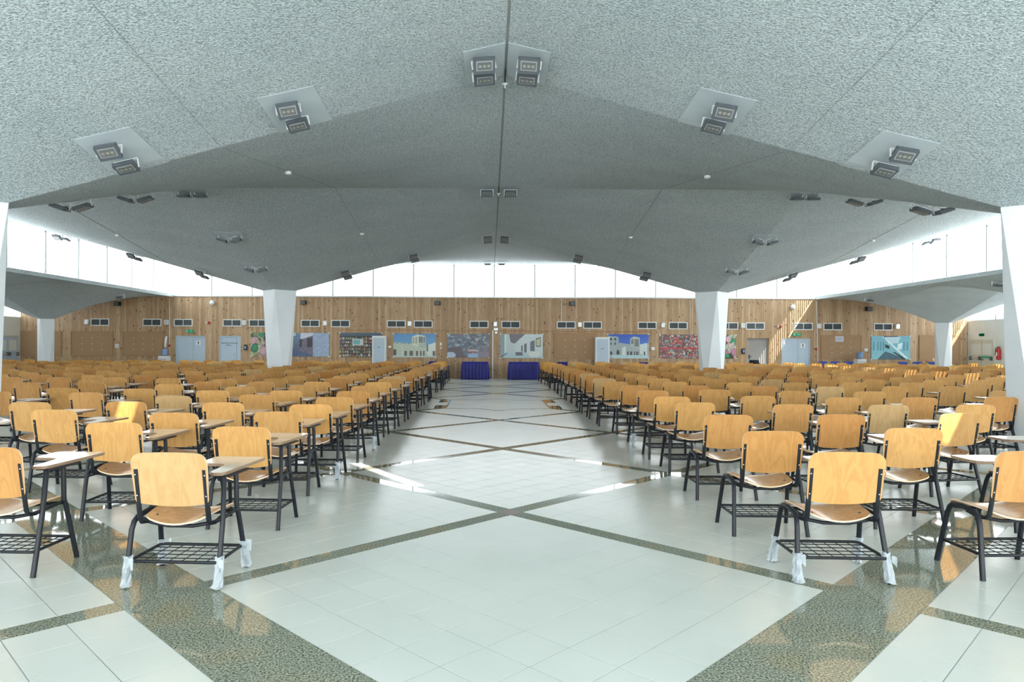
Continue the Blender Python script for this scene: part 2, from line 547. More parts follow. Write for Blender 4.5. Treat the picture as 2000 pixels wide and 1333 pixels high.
for (a0, a1, na) in IV:
    for (b0, b1, nb) in IV:
        if na and nb: continue
        for (c0, c1) in (cut(a0, a1, .9) if na else [(a0, a1)]):
            for (e0, e1) in (cut(b0, b1, .9) if nb else [(b0, b1)]):
                x, y = pq((c0 + c1) / 2, (e0 + e1) / 2)
                if inroom(x, y):
                    pk = 'pink' if (not na and not nb and abs(c0 + .06) < .01 and abs(e0 + .06) < .01) else 'granite'
                    pieces.append((c0, c1, e0, e1, pk))
def weight(pc):
    x, y = pq((pc[0] + pc[1]) / 2, (pc[2] + pc[3]) / 2)
    if y < 2.4: return 0
    px, py = topix(x, y, 0)
    if not (-60 < px < 2060 and py < 1400): return 0
    return (pc[1] - pc[0]) * (pc[3] - pc[2]) / y ** 3
def tile_mesh(m, g=.0025):
    b_ = MB(); b_.box((-.5, -.5, -.006), (.5, .5, 0), m); return b_.mesh('floor_piece')
tm = {'tile': tile_mesh(M['tile']), 'granite': tile_mesh(M['granite']), 'pink': tile_mesh(M['pinkg'])}
rng = random.Random(3)
for kinds, nm in ((('tile',), 'floor_tile'), (('granite', 'pink'), 'granite_slab')):
    sel = sorted([p for p in pieces if p[4] in kinds], key=lambda p: -weight(p))
    n_ind = 295
    for p in sel[:n_ind]:
        if weight(p) <= 0: break
        x, y = pq((p[0] + p[1]) / 2, (p[2] + p[3]) / 2)
        o = link(nm, tm[p[4]], floor, (x, y, rng.uniform(-.0002, .0002)))
        g = .005 if nm == 'floor_tile' else .0035
        o.scale = (p[1] - p[0] - g, p[3] - p[2] - g, 1)
        o.rotation_euler = (0, 0, R(45))
    rest = [p for k_, p in enumerate(sel) if k_ >= n_ind or weight(p) <= 0]
    vs, fs = [], []
    for p in rest:
        g = .003
        k_ = len(vs)
        for (pp, qq) in ((p[0] + g, p[2] + g), (p[1] - g, p[2] + g), (p[1] - g, p[3] - g), (p[0] + g, p[3] - g)):
            x, y = pq(pp, qq); vs.append((min(XS, max(-XS, x)), min(DW + .3, y), 0))
        fs.append((k_, k_ + 1, k_ + 2, k_ + 3))
    me = bpy.data.meshes.new(nm + '_field'); me.from_pydata(vs, [], fs)
    me.materials.append(M['tile'] if nm == 'floor_tile' else M['granite'])
    link(nm + '_field', me, floor, kind='stuff')
# inlaid panel in the aisle
b = MB(); zc = .0015
X0, X1, Y0_, Y1_ = -1.22, 1.42, 16.35, 18.75
for (lo, hi) in (((X0 - .35, 16.28), (X1 + .35, 18.82)),):
    pass
edge_pts = [(-1.24, 16.25), (-.45, 16.2), (.02, 15.75), (.5, 16.2), (1.26, 16.25), (1.26, 18.8), (.5, 18.85), (.02, 19.3), (-.45, 18.85), (-1.24, 18.8)]
b.prism(edge_pts, -.002, zc, M['granite'])
def shrink(pts, k):
    cx_ = .02; cy_ = 17.53
    return [(cx_ + (x - cx_) * (1 - k), cy_ + (y - cy_) * (1 - k * 1.6)) for x, y in pts]
b.build('floor_inlay', floor)
g = MB(); inner = shrink(edge_pts, .035); g.prism(inner, 0, zc + .0008, M['tile']); g.build('inlay_tile_bed', floor)
g = MB()
for i in range(9):
    x = -1.12 + i * .285
    g.box((x - .006, 16.32, zc + .0008), (x + .006, 18.68, zc + .0014), M['grout'])
g.build('inlay_joint', floor, kind='stuff')
for (x, y) in ((-1.37, 16.7), (-1.37, 18.4), (1.39, 16.7), (1.39, 18.4)):
    g = MB(); g.box((x - .13, y - .42, -.002), (x + .13, y + .42, zc + .0004), M['granite']); g.build('granite_slab', floor)

# ------------------------------------------------------------------ walls
def wall_with_holes(name, x0, x1, z0, z1, y, holes, m, depth=.14, **kw):
    xs = sorted(set([x0, x1] + [h[0] for h in holes] + [h[1] for h in holes]))
    zs = sorted(set([z0, z1] + [h[2] for h in holes] + [h[3] for h in holes]))
    b = MB()
    for i in range(len(xs) - 1):
        for j in range(len(zs) - 1):
            cx_, cz_ = (xs[i] + xs[i + 1]) / 2, (zs[j] + zs[j + 1]) / 2
            if any(h[0] < cx_ < h[1] and h[2] < cz_ < h[3] for h in holes): continue
            b.add([(xs[i], y, zs[j]), (xs[i + 1], y, zs[j]), (xs[i + 1], y, zs[j + 1]), (xs[i], y, zs[j + 1])], [(0, 1, 2, 3)], m)
    for (a, c, d_, e) in holes:
        yy = y + depth
        b.add([(a, y, d_), (a, y, e), (a, yy, e), (a, yy, d_)], [(0, 3, 2, 1)], m)
        b.add([(c, y, d_), (c, y, e), (c, yy, e), (c, yy, d_)], [(0, 1, 2, 3)], m)
        b.add([(a, y, e), (c, y, e), (c, yy, e), (a, yy, e)], [(0, 1, 2, 3)], m)
    b.box((x0, y + depth + .1, z0), (x1, y + depth + .2, z1), m)
    return b.build(name, None, **kw)

def rect(px0, py0, px1, py1, Y=DW):
    a, b_ = at(px0, py0, Y); c, d_ = at(px1, py1, Y)
    return min(a, c), max(a, c), min(b_, d_), max(b_, d_)
doors = [
    (343, 656.5, 401, 'pale blue double door with a man sign, under the left green exit sign', 'door', 'double_r'),
    (428, 656.5, 470, 'pale blue single door lettered for the committee room', 'door', 'single_r'),
    (1459, 661, 1502, 'recessed taupe door behind the black office chair', 'door2', 'single_l'),
    (1527, 661.5, 1583, 'pale blue double door with a man sign, right of the taupe door', 'door', 'double_r'),
]
holes = []
for d_ in doors:
    x0, x1, _, z1 = rect(d_[0], 700, d_[2], d_[1])
    holes.append((x0, x1, 0.0, z1))
wall_with_holes('wall_back', -XS - .3, XS + .3, 0, 3.62, DW, holes, M['pine'], **ST)
b = MB(); b.box((-14.45, DW - .05, 3.6), (14.45, DW + .06, 3.66), M['alu']); b.build('trim_6', **ST)

def door_leaf(x0, x1, z1, y, m, handle_x, n=1):
    pass
for k, (dx, (px0, py0, px1, lab, mk, kind)) in enumerate(zip(holes, doors)):
    x0, x1, _, z1 = dx
    y = DW + .13 if mk == 'door2' else DW + .05
    root = bpy.data.objects.new('door_%d' % (k + 1), None); COL.objects.link(root)
    root['kind'] = 'structure'; root.location = ((x0 + x1) / 2, y, 0)
    w = x1 - x0; fr = .055
    b = MB()
    b.box((-w / 2, -.03, 0), (-w / 2 + fr, .05, z1), M[mk]); b.box((w / 2 - fr, -.03, 0), (w / 2, .05, z1), M[mk])
    b.box((-w / 2 + fr, -.03, z1 - fr), (w / 2 - fr, .05, z1), M[mk])
    b.build('door_frame', root)
    if kind.startswith('double'):
        xm = w * .07
        spans = [(-w / 2 + fr, xm - .006), (xm + .006, w / 2 - fr)]
    elif kind == 'single_r':
        spans = [(-w / 2 + fr, w * .3 - .005), (w * .3 + .005, w / 2 - fr)]
    else:
        spans = [(-w / 2 + fr, w / 2 - fr)]
    leafs = []
    for s0, s1 in spans:
        b = MB(); b.box((s0, 0, .01), (s1, .045, z1 - fr - .004), M[mk]); leafs.append((b.build('door_leaf', root), s0, s1))
    lf, s0, s1 = leafs[-1] if kind.startswith('double') else leafs[0]
    hx = s0 + .09 if kind in ('double_r', 'single_l') else s1 - .09
    sd = 1 if kind in ('double_r', 'single_l') else -1
    b = MB(); b.box((hx - .02, -.012, .9), (hx + .02, 0, 1.1), M['alu'] if mk == 'door' else M['black'])
    b.tube([(hx, -.01, 1.02), (hx, -.05, 1.02), (hx + sd * .11, -.05, 1.02)], .009, M['alu'] if mk == 'door' else M['black'], 6)
    b.build('door_handle', lf)
    if kind.startswith('double'):
        cx_ = (s0 + s1) / 2 - .02
        b = MB(); b.box((cx_ - .1, -.006, 1.42), (cx_ + .1, 0, 1.62), M['white'])
        sg = b.build('door_sign', lf)
        b = MB()
        b.prism([(cx_ + .018 * math.cos(a * R(45)), 1.59 + .018 * math.sin(a * R(45))) for a in range(8)], .0065, .009, M['black'], M4=Matrix.Rotation(R(90), 4, 'X'))
        b.box((cx_ - .026, -.009, 1.505), (cx_ + .026, -.0065, 1.57), M['black'])
        b.box((cx_ - .018, -.009, 1.435), (cx_ - .003, -.0065, 1.505), M['black'])
        b.box((cx_ + .003, -.009, 1.435), (cx_ + .018, -.0065, 1.505), M['black'])
        b.build('man_figure', lf)
    if k == 1:
        cu = bpy.data.curves.new('door_lettering', 'FONT'); cu.body = 'Organizing Committee\nRoom'
        cu.align_x = 'CENTER'; cu.size = .088; cu.extrude = .001; cu.space_line = 1.15
        t = bpy.data.objects.new('tmp', cu); COL.objects.link(t)
        me = bpy.data.meshes.new_from_object(t); bpy.data.objects.remove(t)
        me.materials.clear(); me.materials.append(M['black'])
        o = link('door_lettering', me, leafs[0][0]); o.location = (sum(spans[0]) / 2, -.003, 1.5); o.rotation_euler = (R(90), 0, 0)

for sgn, nm in ((-1, 'wall_left'), (1, 'wall_right')):
    b = MB(); x0, x1 = sorted((sgn * XS, sgn * (XS + .15)))
    b.box((x0, YF, 0), (x1, DW + .3, 2.66), M['white_wall'])
    b.build(nm, **ST)
b = MB()
for sgn in (-1, 1):
    x0, x1 = sorted((sgn * 14.45, sgn * (XS + .1)))
    b.box((x0, YF - .15, 0), (x1, YF, 3.7), M['white_wall'])
b.box((-14.45, YF - .15, 0), (14.45, YF, .25), M['white_wall'])
b.build('wall_front', **ST)

# ------------------------------------------------------------------ windows
def window(name, p0, p1, z0, z1, m, bays, inward, gap=None):
    """row of blinds between mullions from p0 to p1 (xy), facing inward"""
    root = bpy.data.objects.new(name, None); COL.objects.link(root); root['kind'] = 'structure'
    p0, p1 = Vector((*p0, 0)), Vector((*p1, 0)); d_ = (p1 - p0); L = d_.length; d_.normalize(); nv = Vector((*inward, 0))
    ang = math.atan2(d_.y, d_.x)
    Mx = Matrix.Translation(p0) @ Matrix.Rotation(ang, 4, 'Z')
    sgn = 1 if (Matrix.Rotation(ang, 3, 'Z') @ Vector((0, 1, 0))).dot(nv) > 0 else -1
    step = L / bays
    root.matrix_world = Mx
    for i in range(bays):
        s0, s1 = i * step + .03, (i + 1) * step - .03
        b = MB(); nb = max(2, int(step / .13)); w_ = (s1 - s0) / nb
        for j in range(nb):     # vertical vanes
            a, c = s0 + j * w_, s0 + (j + 1) * w_
            if gap and gap[0] < a < gap[1]: zb = z0 + gap[2]
            else: zb = z0
            b.add([(a, 0, zb), (c, .02 * sgn, zb), (c, .02 * sgn, z1), (a, 0, z1)], [(0, 1, 2, 3)], m)
        b.build('window_blind', root)
        b = MB(); b.box((i * step - .02, .0 if sgn > 0 else -.05, z0), (i * step + .02, .05 if sgn > 0 else 0, z1), M['mullion']); b.build('mullion', root)
    b = MB(); b.box((0, (.03 if sgn > 0 else -.05), z1 - .05), (L, (.05 if sgn > 0 else -.03), z1 - .035), M['dark_metal'])
    b.box((0, (.03 if sgn > 0 else -.05), z0 + .02), (L, (.045 if sgn > 0 else -.03), z0 + .03), M['alu']); b.build('blind_rail', root)
    return root
window('window_1', (-14.42, YF), (-14.42, DW), 3.72, ZR, M['blind_side'], 20, (1, 0))
window('window_2', (14.42, YF), (14.42, DW), 3.72, ZR, M['blind_sunny'], 20, (-1, 0), gap=(34.0, 35.95, .165))
window('window_3', (-14.45, DW + .02), (14.45, DW + .02), 3.66, ZR, M['blind_back'], 16, (0, -1))
window('window_4', (-XS, YF), (-XS, DW), 2.66, 3.62, M['blind_low'], 20, (1, 0))
window('window_5', (XS, YF), (XS, DW), 2.66, 3.62, M['blind_low_sunny'], 20, (-1, 0), gap=(32.2, 35.6, .22))
window('window_6', (-14.45, YF - .02), (14.45, YF - .02), .25, ZR, M['pane_rear'], 12, (0, 1))

# ------------------------------------------------------------------ side wall doors
def side_door(sgn, y0, y1, z1, idx):
    root = bpy.data.objects.new('door_%d' % idx, None); COL.objects.link(root); root['kind'] = 'structure'
    root.location = (sgn * XS, 0, 0); s = -sgn
    def bx(a, b_, c, d_, e, f):   # depth range from wall, y, z
        lo, hi = sorted((s * a, s * b_)); return (lo, c, e), (hi, d_, f)
    b = MB(); lo, hi = bx(0, .05, y0, y0 + .06, 0, z1); b.box(lo, hi, M['off']); lo, hi = bx(0, .05, y1 - .06, y1, 0, z1); b.box(lo, hi, M['off'])
    lo, hi = bx(0, .05, y0 + .06, y1 - .06, z1 - .06, z1); b.box(lo, hi, M['off']); b.build('door_frame', root)
    ym = (y0 + y1) / 2
    for a, c in ((y0 + .065, ym - .01), (ym + .01, y1 - .065)):
        b = MB(); lo, hi = bx(0, .035, a, c, .01, z1 - .065); b.box(lo, hi, M['door'] if sgn < 0 else M['off']); lf = b.build('door_leaf', root)
        b = MB(); lo, hi = bx(.035, .043, a + .08, c - .08, 1.15, z1 - .2); b.box(lo, hi, M['white_wall']); b.build('door_panel', lf)
        b = MB(); b.tube([(s * .1, a + .05, 1.0), (s * .1, c - .05, 1.0)], .02, M['alu'], 8)
        for yy in (a + .05, c - .05):
            lo, hi = bx(.03, .12, yy - .04, yy + .04, .92, 1.08); b.box(lo, hi, M['dark_metal'])
        b.build('panic_bar', lf)
    return root
side_door(1, 29.6, 31.1, 1.82, 5)
side_door(-1, 29.7, 31.1, 1.82, 6)
b = MB(); b.box((XS - .11, 29.75, 1.0), (XS - .105, 30.2, 1.09), M['green']); o = b.build('push_bar_sticker', None)
tag(o, 'small green push sticker on the bar of the right side door', 'sticker')

# ------------------------------------------------------------------ wall boards, vents, boxes
ord_ = ['first', 'second', 'third', 'fourth', 'fifth', 'sixth', 'seventh', 'eighth', 'ninth', 'tenth', 'eleventh', 'twelfth', 'thirteenth', 'fourteenth', 'fifteenth', 'sixteenth',
        'seventeenth', 'eighteenth', 'nineteenth', 'twentieth', 'twenty-first', 'twenty-second', 'twenty-third', 'twenty-fourth', 'twenty-fifth']
vents = [177.5, 279, 340, 435.5, 486.5, 588, 647, 756, 808.5, 917.5, 979.5, 1087.5, 1139, 1245.7, 1306.2, 1405, 1456.7, 1550.7, 1608, 1706.5]
for k, px in enumerate(vents):
    py = 629.6 + .0095 * (px - 177)
    py = 629.7 + (px - 195) * .0061
    x0, x1, z0, z1 = rect(px, py - 7, px + 36.3, py + 7)
    t = thing('air_vent', 'white framed dark air grille, %s from the left along the wood wall' % ord_[k], 'vent', ((x0 + x1) / 2, DW, z0), 0, 'air grilles in the wood wall')
    w, h = x1 - x0, z1 - z0; f = .035
    b = MB()
    b.box((-w / 2, -.03, 0), (w / 2, 0, f), M['white']); b.box((-w / 2, -.03, h - f), (w / 2, 0, h), M['white'])
    b.box((-w / 2, -.03, f), (-w / 2 + f, 0, h - f), M['white']); b.box((w / 2 - f, -.03, f), (w / 2, 0, h - f), M['white'])
    b.box((-.012, -.03, f), (.012, 0, h - f), M['white'])
    b.build('frame', t)
    b = MB(); b.box((-w / 2 + f, -.004, f), (w / 2 - f, -.001, h - f), M['backp']); b.build('back_plate', t)
    for s0, s1 in ((-w / 2 + f, -.012), (.012, w / 2 - f)):
        b = MB()
        for i in range(5):
            z_ = f + (h - 2 * f) * (i + .5) / 5
            b.add([(s0, -.022, z_ - .018), (s1, -.022, z_ - .018), (s1, -.006, z_ + .016), (s0, -.006, z_ + .016)], [(0, 1, 2, 3)], M['dark_metal'])
        b.build('louvre', t)

spk = [171, 326.5, 478.5, 635.5, 800.5, 967.5, 1132, 1294.5, 1450, 1598, 1751]
for k, px in enumerate(spk):
    py = 629 + (px - 171) * .0058
    x0, x1, z0, z1 = rect(px - 3.6, py - 4.5, px + 3.6, py + 4.5)
    b = MB(); b.box((x0, DW - .12, z0), (x1, DW, z1), M['white'])
    b.box((x0 + .02, DW - .124, z0 + .02), (x1 - .02, DW - .12, z1 - .02), M['alu'])
    o = b.build('wall_speaker'); tag(o, 'small white box speaker between the grilles, %s from the left' % ord_[k], 'speaker', 'white speakers on the wood wall')
for k, (px, py, lab) in enumerate([(593.5, 591.5, 'beside the far left column'), (854.5, 592.5, 'left of the aisle'), (1117.5, 593.5, 'right of the aisle'),
                                   (231, 594, 'under the low roof rim on the left'), (1695, 604, 'under the low roof rim on the right')]):
    x0, x1, z0, z1 = rect(px - 6, py - 4, px + 6, py + 4)
    t = thing('loudspeaker', 'small black loudspeaker high on the wood wall, ' + lab, 'speaker', ((x0 + x1) / 2, DW, (z0 + z1) / 2), 0, 'black loudspeakers')
    w, h = x1 - x0, z1 - z0
    b = MB(); b.prism([(-w / 2, -.02), (-w / 2 + .03, -.2), (w / 2 - .03, -.2), (w / 2, -.02)], -h / 2, h / 2, M['black']); b.build('cabinet', t)
    b = MB(); b.box((-w / 2 + .04, -.206, -h / 2 + .015), (w / 2 - .04, -.2, h / 2 - .015), M['dark_metal']); b.build('grille', t)
    b = MB(); b.box((-.03, -.03, -.03), (.03, 0, .03), M['grey_metal']); b.build('wall_bracket', t)
for px, py, lab in [(415, 592, 'left'), (1547, 600, 'right')]:
    x, z = at(px, py, DW)
    b = MB(); b.lathe([(0, 0), (.09, 0), (.11, .03), (.11, .08), (.08, .12), (0, .13)], M['white'], 12)
    o = b.build('alarm_dome'); o.rotation_euler = (R(90), 0, 0); o.location = (x, DW, z)
    tag(o, 'round white unit high on the wood wall, %s side' % lab, 'alarm')
for px, py, lab in [(406, 630.5, 'left'), (1521, 638.5, 'right')]:
    x, z = at(px, py, DW)
    t = thing('alarm_sounder', 'red and ivory alarm sounder beside the %s group of doors' % lab, 'alarm', (x, DW, z))
    b = MB(); b.box((-.07, -.04, -.05), (.0, 0, .05), M['off']); b.build('base', t)
    b = MB(); b.lathe([(0, 0), (.055, 0), (.055, .08), (.03, .1), (0, .1)], M['red'], 10); o = b.build('sounder', t); o.rotation_euler = (R(90), 0, 0); o.location = (.06, 0, 0)
for px, py, lab in [(331, 675.5, 'left'), (1593.5, 682.5, 'right')]:
    x, z = at(px, py, DW)
    b = MB(); b.lathe([(.0, 0), (.055, 0), (.055, .03), (.03, .035), (.028, .05), (0, .05)], M['red'], 10)
    o = b.build('call_point'); o.rotation_euler = (R(90), 0, 0); o.location = (x, DW, z); tag(o, 'small red round call point on the %s of the wood wall' % lab, 'alarm')
# exit signs
def exit_sign(x, y, z, face, label, w=.34, h=.12):
    t = thing('exit_sign', label, 'sign', (x, y, z), face, 'green exit signs')
    b = MB(); b.box((-w / 2, -.07, -h / 2), (w / 2, 0, h / 2), M['green']); b.build('housing', t)
    b = MB(); b.box((-w / 2 + .03, -.073, -h / 2 + .03), (-w / 2 + .09, -.07, h / 2 - .03), M['glyph'])
    b.box((w / 2 - .14, -.073, -.008), (w / 2 - .04, -.07, .008), M['glyph'])
    b.build('pictogram', t)
x, z = at(371, 647.5, DW); exit_sign(x, DW, z, 0, 'green exit sign over the left pale blue double door')
x, z = at(1555, 654, DW); exit_sign(x, DW, z, 0, 'green exit sign over the right pale blue double door')
exit_sign(XS, 30.4, 2.02, R(90), 'green exit sign over the door in the white right wall')

# small boxes, thermostats, dispensers
def wbox(px, py, w, h, name, label, cat, m='white', dp=.05, extra=None):
    x, z = at(px, py, DW)
    b = MB(); b.box((-w / 2, -dp, -h / 2), (w / 2, 0, h / 2), M[m]); b.box((-w / 2 + .02, -dp - .006, -h / 4), (w / 2 - .02, -dp, h / 4), M[extra or 'alu'])
    o = b.build(name); o.location = (x, DW, z); return tag(o, label, cat)
wbox(229.5, 676, .16, .16, 'socket_box', 'white box between two cork boards on the left', 'box')
wbox(761.5, 678, .14, .1, 'thermostat', 'small grey thermostat right of the left white cabinet', 'thermostat', 'off')
wbox(861, 672.5, .08, .13, 'wall_switch', 'upper white switch between fort poster and market poster', 'switch')
wbox(861, 680, .07, .07, 'wall_switch', 'lower white switch between fort poster and market poster', 'switch')
wbox(1275, 681.5, .15, .13, 'socket_box', 'white box right of the blue sky fort poster', 'box')
wbox(1690.5, 684, .15, .12, 'socket_box', 'white box right of the corkboard with a paper notice', 'box')
wbox(480.5, 679, .13, .24, 'soap_dispenser', 'dark blue dispenser left of the fruit poster', 'dispenser', 'black', .1, 'water')
wbox(1451, 686.5, .13, .24, 'soap_dispenser', 'dark blue dispenser left of the taupe door', 'dispenser', 'black', .1, 'water')
wbox(968.5, 643.5, .19, .12, 'junction_box', 'white junction box at the top of the central pipe', 'box')
wbox(969, 650, .1, .09, 'socket_box', 'small white socket under the central junction box', 'box')
# pipes and trunking
def pipe(px0, py0, px1, py1, m, r, label):
    a = at(px0, py0, DW); c = at(px1, py1, DW)
    b = MB(); b.tube([(a[0], DW - r, a[1]), (c[0], DW - r, c[1])], r, M[m], 6)
    o = b.build('wall_pipe'); return tag(o, label, 'pipe')
pipe(962.5, 646, 962, 739, 'white', .03, 'white vertical pipe on the wall between the two skirted tables')
pipe(331.5, 583, 331.5, 690, 'alu', .014, 'thin vertical cable pipe left of the left double door')
pipe(1096.5, 584, 1096.5, 627, 'alu', .012, 'thin cable above the grille pair right of the aisle')
pipe(1347.5, 586, 1347.5, 655, 'alu', .012, 'thin cable left of the right column')
pipe(1594.5, 588, 1597, 712, 'white', .016, 'white pipe at the corner right of the right double door')
pipe(665, 644.5, 955, 646.5, 'board', .012, 'thin brown cable duct above the left posters')
pipe(975, 646.5, 1272, 648.5, 'board', .012, 'thin brown cable duct above the right posters')

# cork boards
def corkboard(px0, py0, px1, py1, label, pins=True):
    x0, x1, z0, z1 = rect(px0, py0, px1, py1); w, h = x1 - x0, z1 - z0
    t = thing('corkboard', label, 'board', (x0, DW, z0), 0, 'cork boards on the wood wall')
    b = MB(); b.box((0, -.02, 0), (w, 0, h), M['cork']); b.build('panel', t)
    b = MB(); f = .03
    b.box((-f, -.035, -f), (w + f, 0, 0), M['board']); b.box((-f, -.035, h), (w + f, 0, h + f), M['board'])
    b.box((-f, -.035, 0), (0, 0, h), M['board']); b.box((w, -.035, 0), (w + f, 0, h), M['board']); b.build('frame', t)
    if pins:
        for i in range(3):
            for j in range(3):
                b = MB(); x_, z_ = w * (.26 + .24 * i), h * (.25 + .25 * j)
                b.box((x_ - .014, -.028, z_ - .014), (x_ + .014, -.02, z_ + .014), M['white']); b.build('fixing_cap', t)
corkboard(38, 648, 119.5, 695, 'brown cork board on the far left behind the thin column', False)
corkboard(140, 648.5, 220, 695.5, 'brown cork board right of the thin left column')
corkboard(241.5, 649, 318, 695.5, 'brown cork board beside the left water cooler')
corkboard(1083, 652.5, 1163.5, 700.5, 'brown cork board left of the right white cabinet')
corkboard(1604.5, 656, 1681, 701.5, 'brown cork board with a paper notice at its top')
corkboard(1796, 656.5, 1873, 704, 'brown cork board on the far right behind the thin column', False)
x0, x1, z0, z1 = rect(1631, 657, 1647, 668)
b = MB(); b.box((x0, DW - .028, z0), (x1, DW - .0255, z1), M['paper'])
for i in range(6):
    b.box((x0 + .04, DW - .0286, z1 - .04 - i * .03), (x1 - .04 - .03 * (i % 2), DW - .028, z1 - .034 - i * .03), M['grey_metal'])
tag(b.build('paper_notice'), 'white printed paper notice pinned on the right cork board', 'paper')

# ------------------------------------------------------------------ posters (flat print)
class Pic:
    def __init__(s, w=84, h=48, base=(120, 120, 120)):
        s.w, s.h = w, h; s.a = np.zeros((h, w, 3)); s.a[:] = base
        s.Y, s.X = np.mgrid[0:h, 0:w]; s.X = (s.X + .5) / w; s.Y = (s.Y + .5) / h
        s.rg = np.random.RandomState(5)
    def poly(s, pts, c):
        ins = np.zeros(s.X.shape, bool); n = len(pts)
        for i in range(n):
            (x0, y0), (x1, y1) = pts[i], pts[(i + 1) % n]
            cnd = ((y0 > s.Y) != (y1 > s.Y))
            with np.errstate(divide='ignore', invalid='ignore'):
                xx = (x1 - x0) * (s.Y - y0) / ((y1 - y0) if y1 != y0 else 1e-9) + x0
            ins ^= cnd & (s.X < xx)
        s.a[ins] = c
    def rect(s, x0, y0, x1, y1, c):
        s.a[(s.X >= x0) & (s.X < x1) & (s.Y >= y0) & (s.Y < y1)] = c
    def ell(s, x, y, rx, ry, c):
        s.a[((s.X - x) / rx) ** 2 + ((s.Y - y) / ry) ** 2 < 1] = c
    def grad(s, x0, y0, x1, y1, c0, c1):
        k = (s.X >= x0) & (s.X < x1) & (s.Y >= y0) & (s.Y < y1); t = ((s.Y - y0) / (y1 - y0))[..., None]
        g_ = np.array(c0) * (1 - t) + np.array(c1) * t; s.a[k] = g_[k]
    def noise(s, amp):
        s.a += s.rg.normal(0, amp, s.a.shape[:2])[..., None]; s.a = np.clip(s.a, 5, 250)

def poster(px0, py0, px1, py1, pic, label, frame=False):
    x0, x1, z0, z1 = rect(px0, py0, px1, py1); h_, w_ = pic.h, pic.w
    xs = np.linspace(x0, x1, w_ + 1); zs = np.linspace(z1, z0, h_ + 1)
    vs = [(xs[i] - x0, -.03, zs[j] - z0) for j in range(h_ + 1) for i in range(w_ + 1)]
    fs = [(j * (w_ + 1) + i, (j + 1) * (w_ + 1) + i, (j + 1) * (w_ + 1) + i + 1, j * (w_ + 1) + i + 1) for j in range(h_) for i in range(w_)]
    me = bpy.data.meshes.new('poster'); me.from_pydata(vs, [], fs)
    ca = me.color_attributes.new('print', 'FLOAT_COLOR', 'CORNER')
    c = np.clip(pic.a, 0, 255) / 255; c = np.where(c <= .04045, c / 12.92, ((c + .055) / 1.055) ** 2.4)
    c = np.repeat(np.concatenate([c.reshape(-1, 3), np.ones((h_ * w_, 1))], 1), 4, axis=0)
    ca.data.foreach_set('color', c.astype(np.float32).ravel()); me.materials.append(M['print'])
    t = thing('poster', label, 'poster', (0, 0, 0), 0, 'large photo posters on the wood wall')
    t.location = (x0, DW, z0)
    link('printed_sheet', me, t)
    b = MB(); b.box((0, -.029, 0), (x1 - x0, -.002, z1 - z0), M['grey_metal']); b.build('backing_board', t)
    for (a, c2) in ((0, 0), (x1 - x0, 0), (0, z1 - z0), (x1 - x0, z1 - z0)):
        b = MB(); b.box((a - .025, -.036, c2 - .025), (a + .025, -.0, c2 + .025), M['white']); b.build('corner_clip', t)
    return t

sky = (86, 146, 190); st = (196, 206, 190)
def fruit(seed, pal):
    p = Pic(84, 48, (58, 62, 50)); rg = np.random.RandomState(seed)
    for i in range(90):
        x, y = rg.rand(2); r_ = .05 + .08 * rg.rand(); c = pal[rg.randint(len(pal))]
        p.ell(x, y, r_, r_ * 1.7 * (0.7 + .6 * rg.rand()), np.array(c) * .8); p.ell(x - .008, y - .015, r_ * .8, r_ * 1.3, c)
    p.noise(7); return p
poster(491, 650, 553, 696.5, fruit(4, [(160, 168, 120), (178, 190, 150), (140, 140, 90), (196, 160, 170), (70, 140, 110), (72, 56, 90), (180, 196, 180), (168, 160, 120)]), 'green fruit poster left of the left column')
p = Pic(84, 48, (84, 92, 116)); p.grad(0, 0, 1, 1, (110, 134, 160), (70, 80, 108)); p.rect(0, 0, .2, .12, (170, 200, 214)); p.rect(.32, 0, .62, .25, (196, 200, 214))
p.poly([(.3, .3), (.62, .1), (.62, 1), (.3, .9)], (108, 104, 122)); p.rect(.62, 0, 1, 1, (150, 166, 192)); p.rect(.3, .28, .36, .6, (62, 54, 66)); p.rect(.48, .2, .6, .6, (58, 46, 52))
p.poly([(0, .65), (.6, .9), (.6, 1), (0, 1)], (74, 92, 124)); p.noise(12)
poster(561, 650.5, 643, 697, p, 'blue grey alley poster right of the left column')
p = Pic(84, 48, (52, 48, 56)); p.rect(0, 0, 1, .13, (66, 88, 106)); rg = np.random.RandomState(8)
for j in range(6):
    y0 = .16 + j * .14
    for i in range(34):
        x = i / 34; c = [(180, 190, 170), (150, 80, 80), (120, 160, 130), (200, 200, 190), (90, 90, 120), (160, 140, 90), (70, 60, 60)][rg.randint(7)]
        hh = .04 + .07 * rg.rand(); p.rect(x, y0 + .12 - hh, x + .022, y0 + .12, c)
    p.rect(0, y0 + .12, 1, y0 + .14, (110, 78, 56))
for x in (.04, .27, .6, .85): p.rect(x, .14, x + .015, 1, (112, 80, 58))
p.rect(.3, .26, .56, .52, (188, 196, 200)); p.rect(.32, .3, .48, .48, (110, 170, 170)); p.noise(6)
poster(664, 650.5, 746, 697.5, p, 'shop shelf poster partly hidden by the left white cabinet')
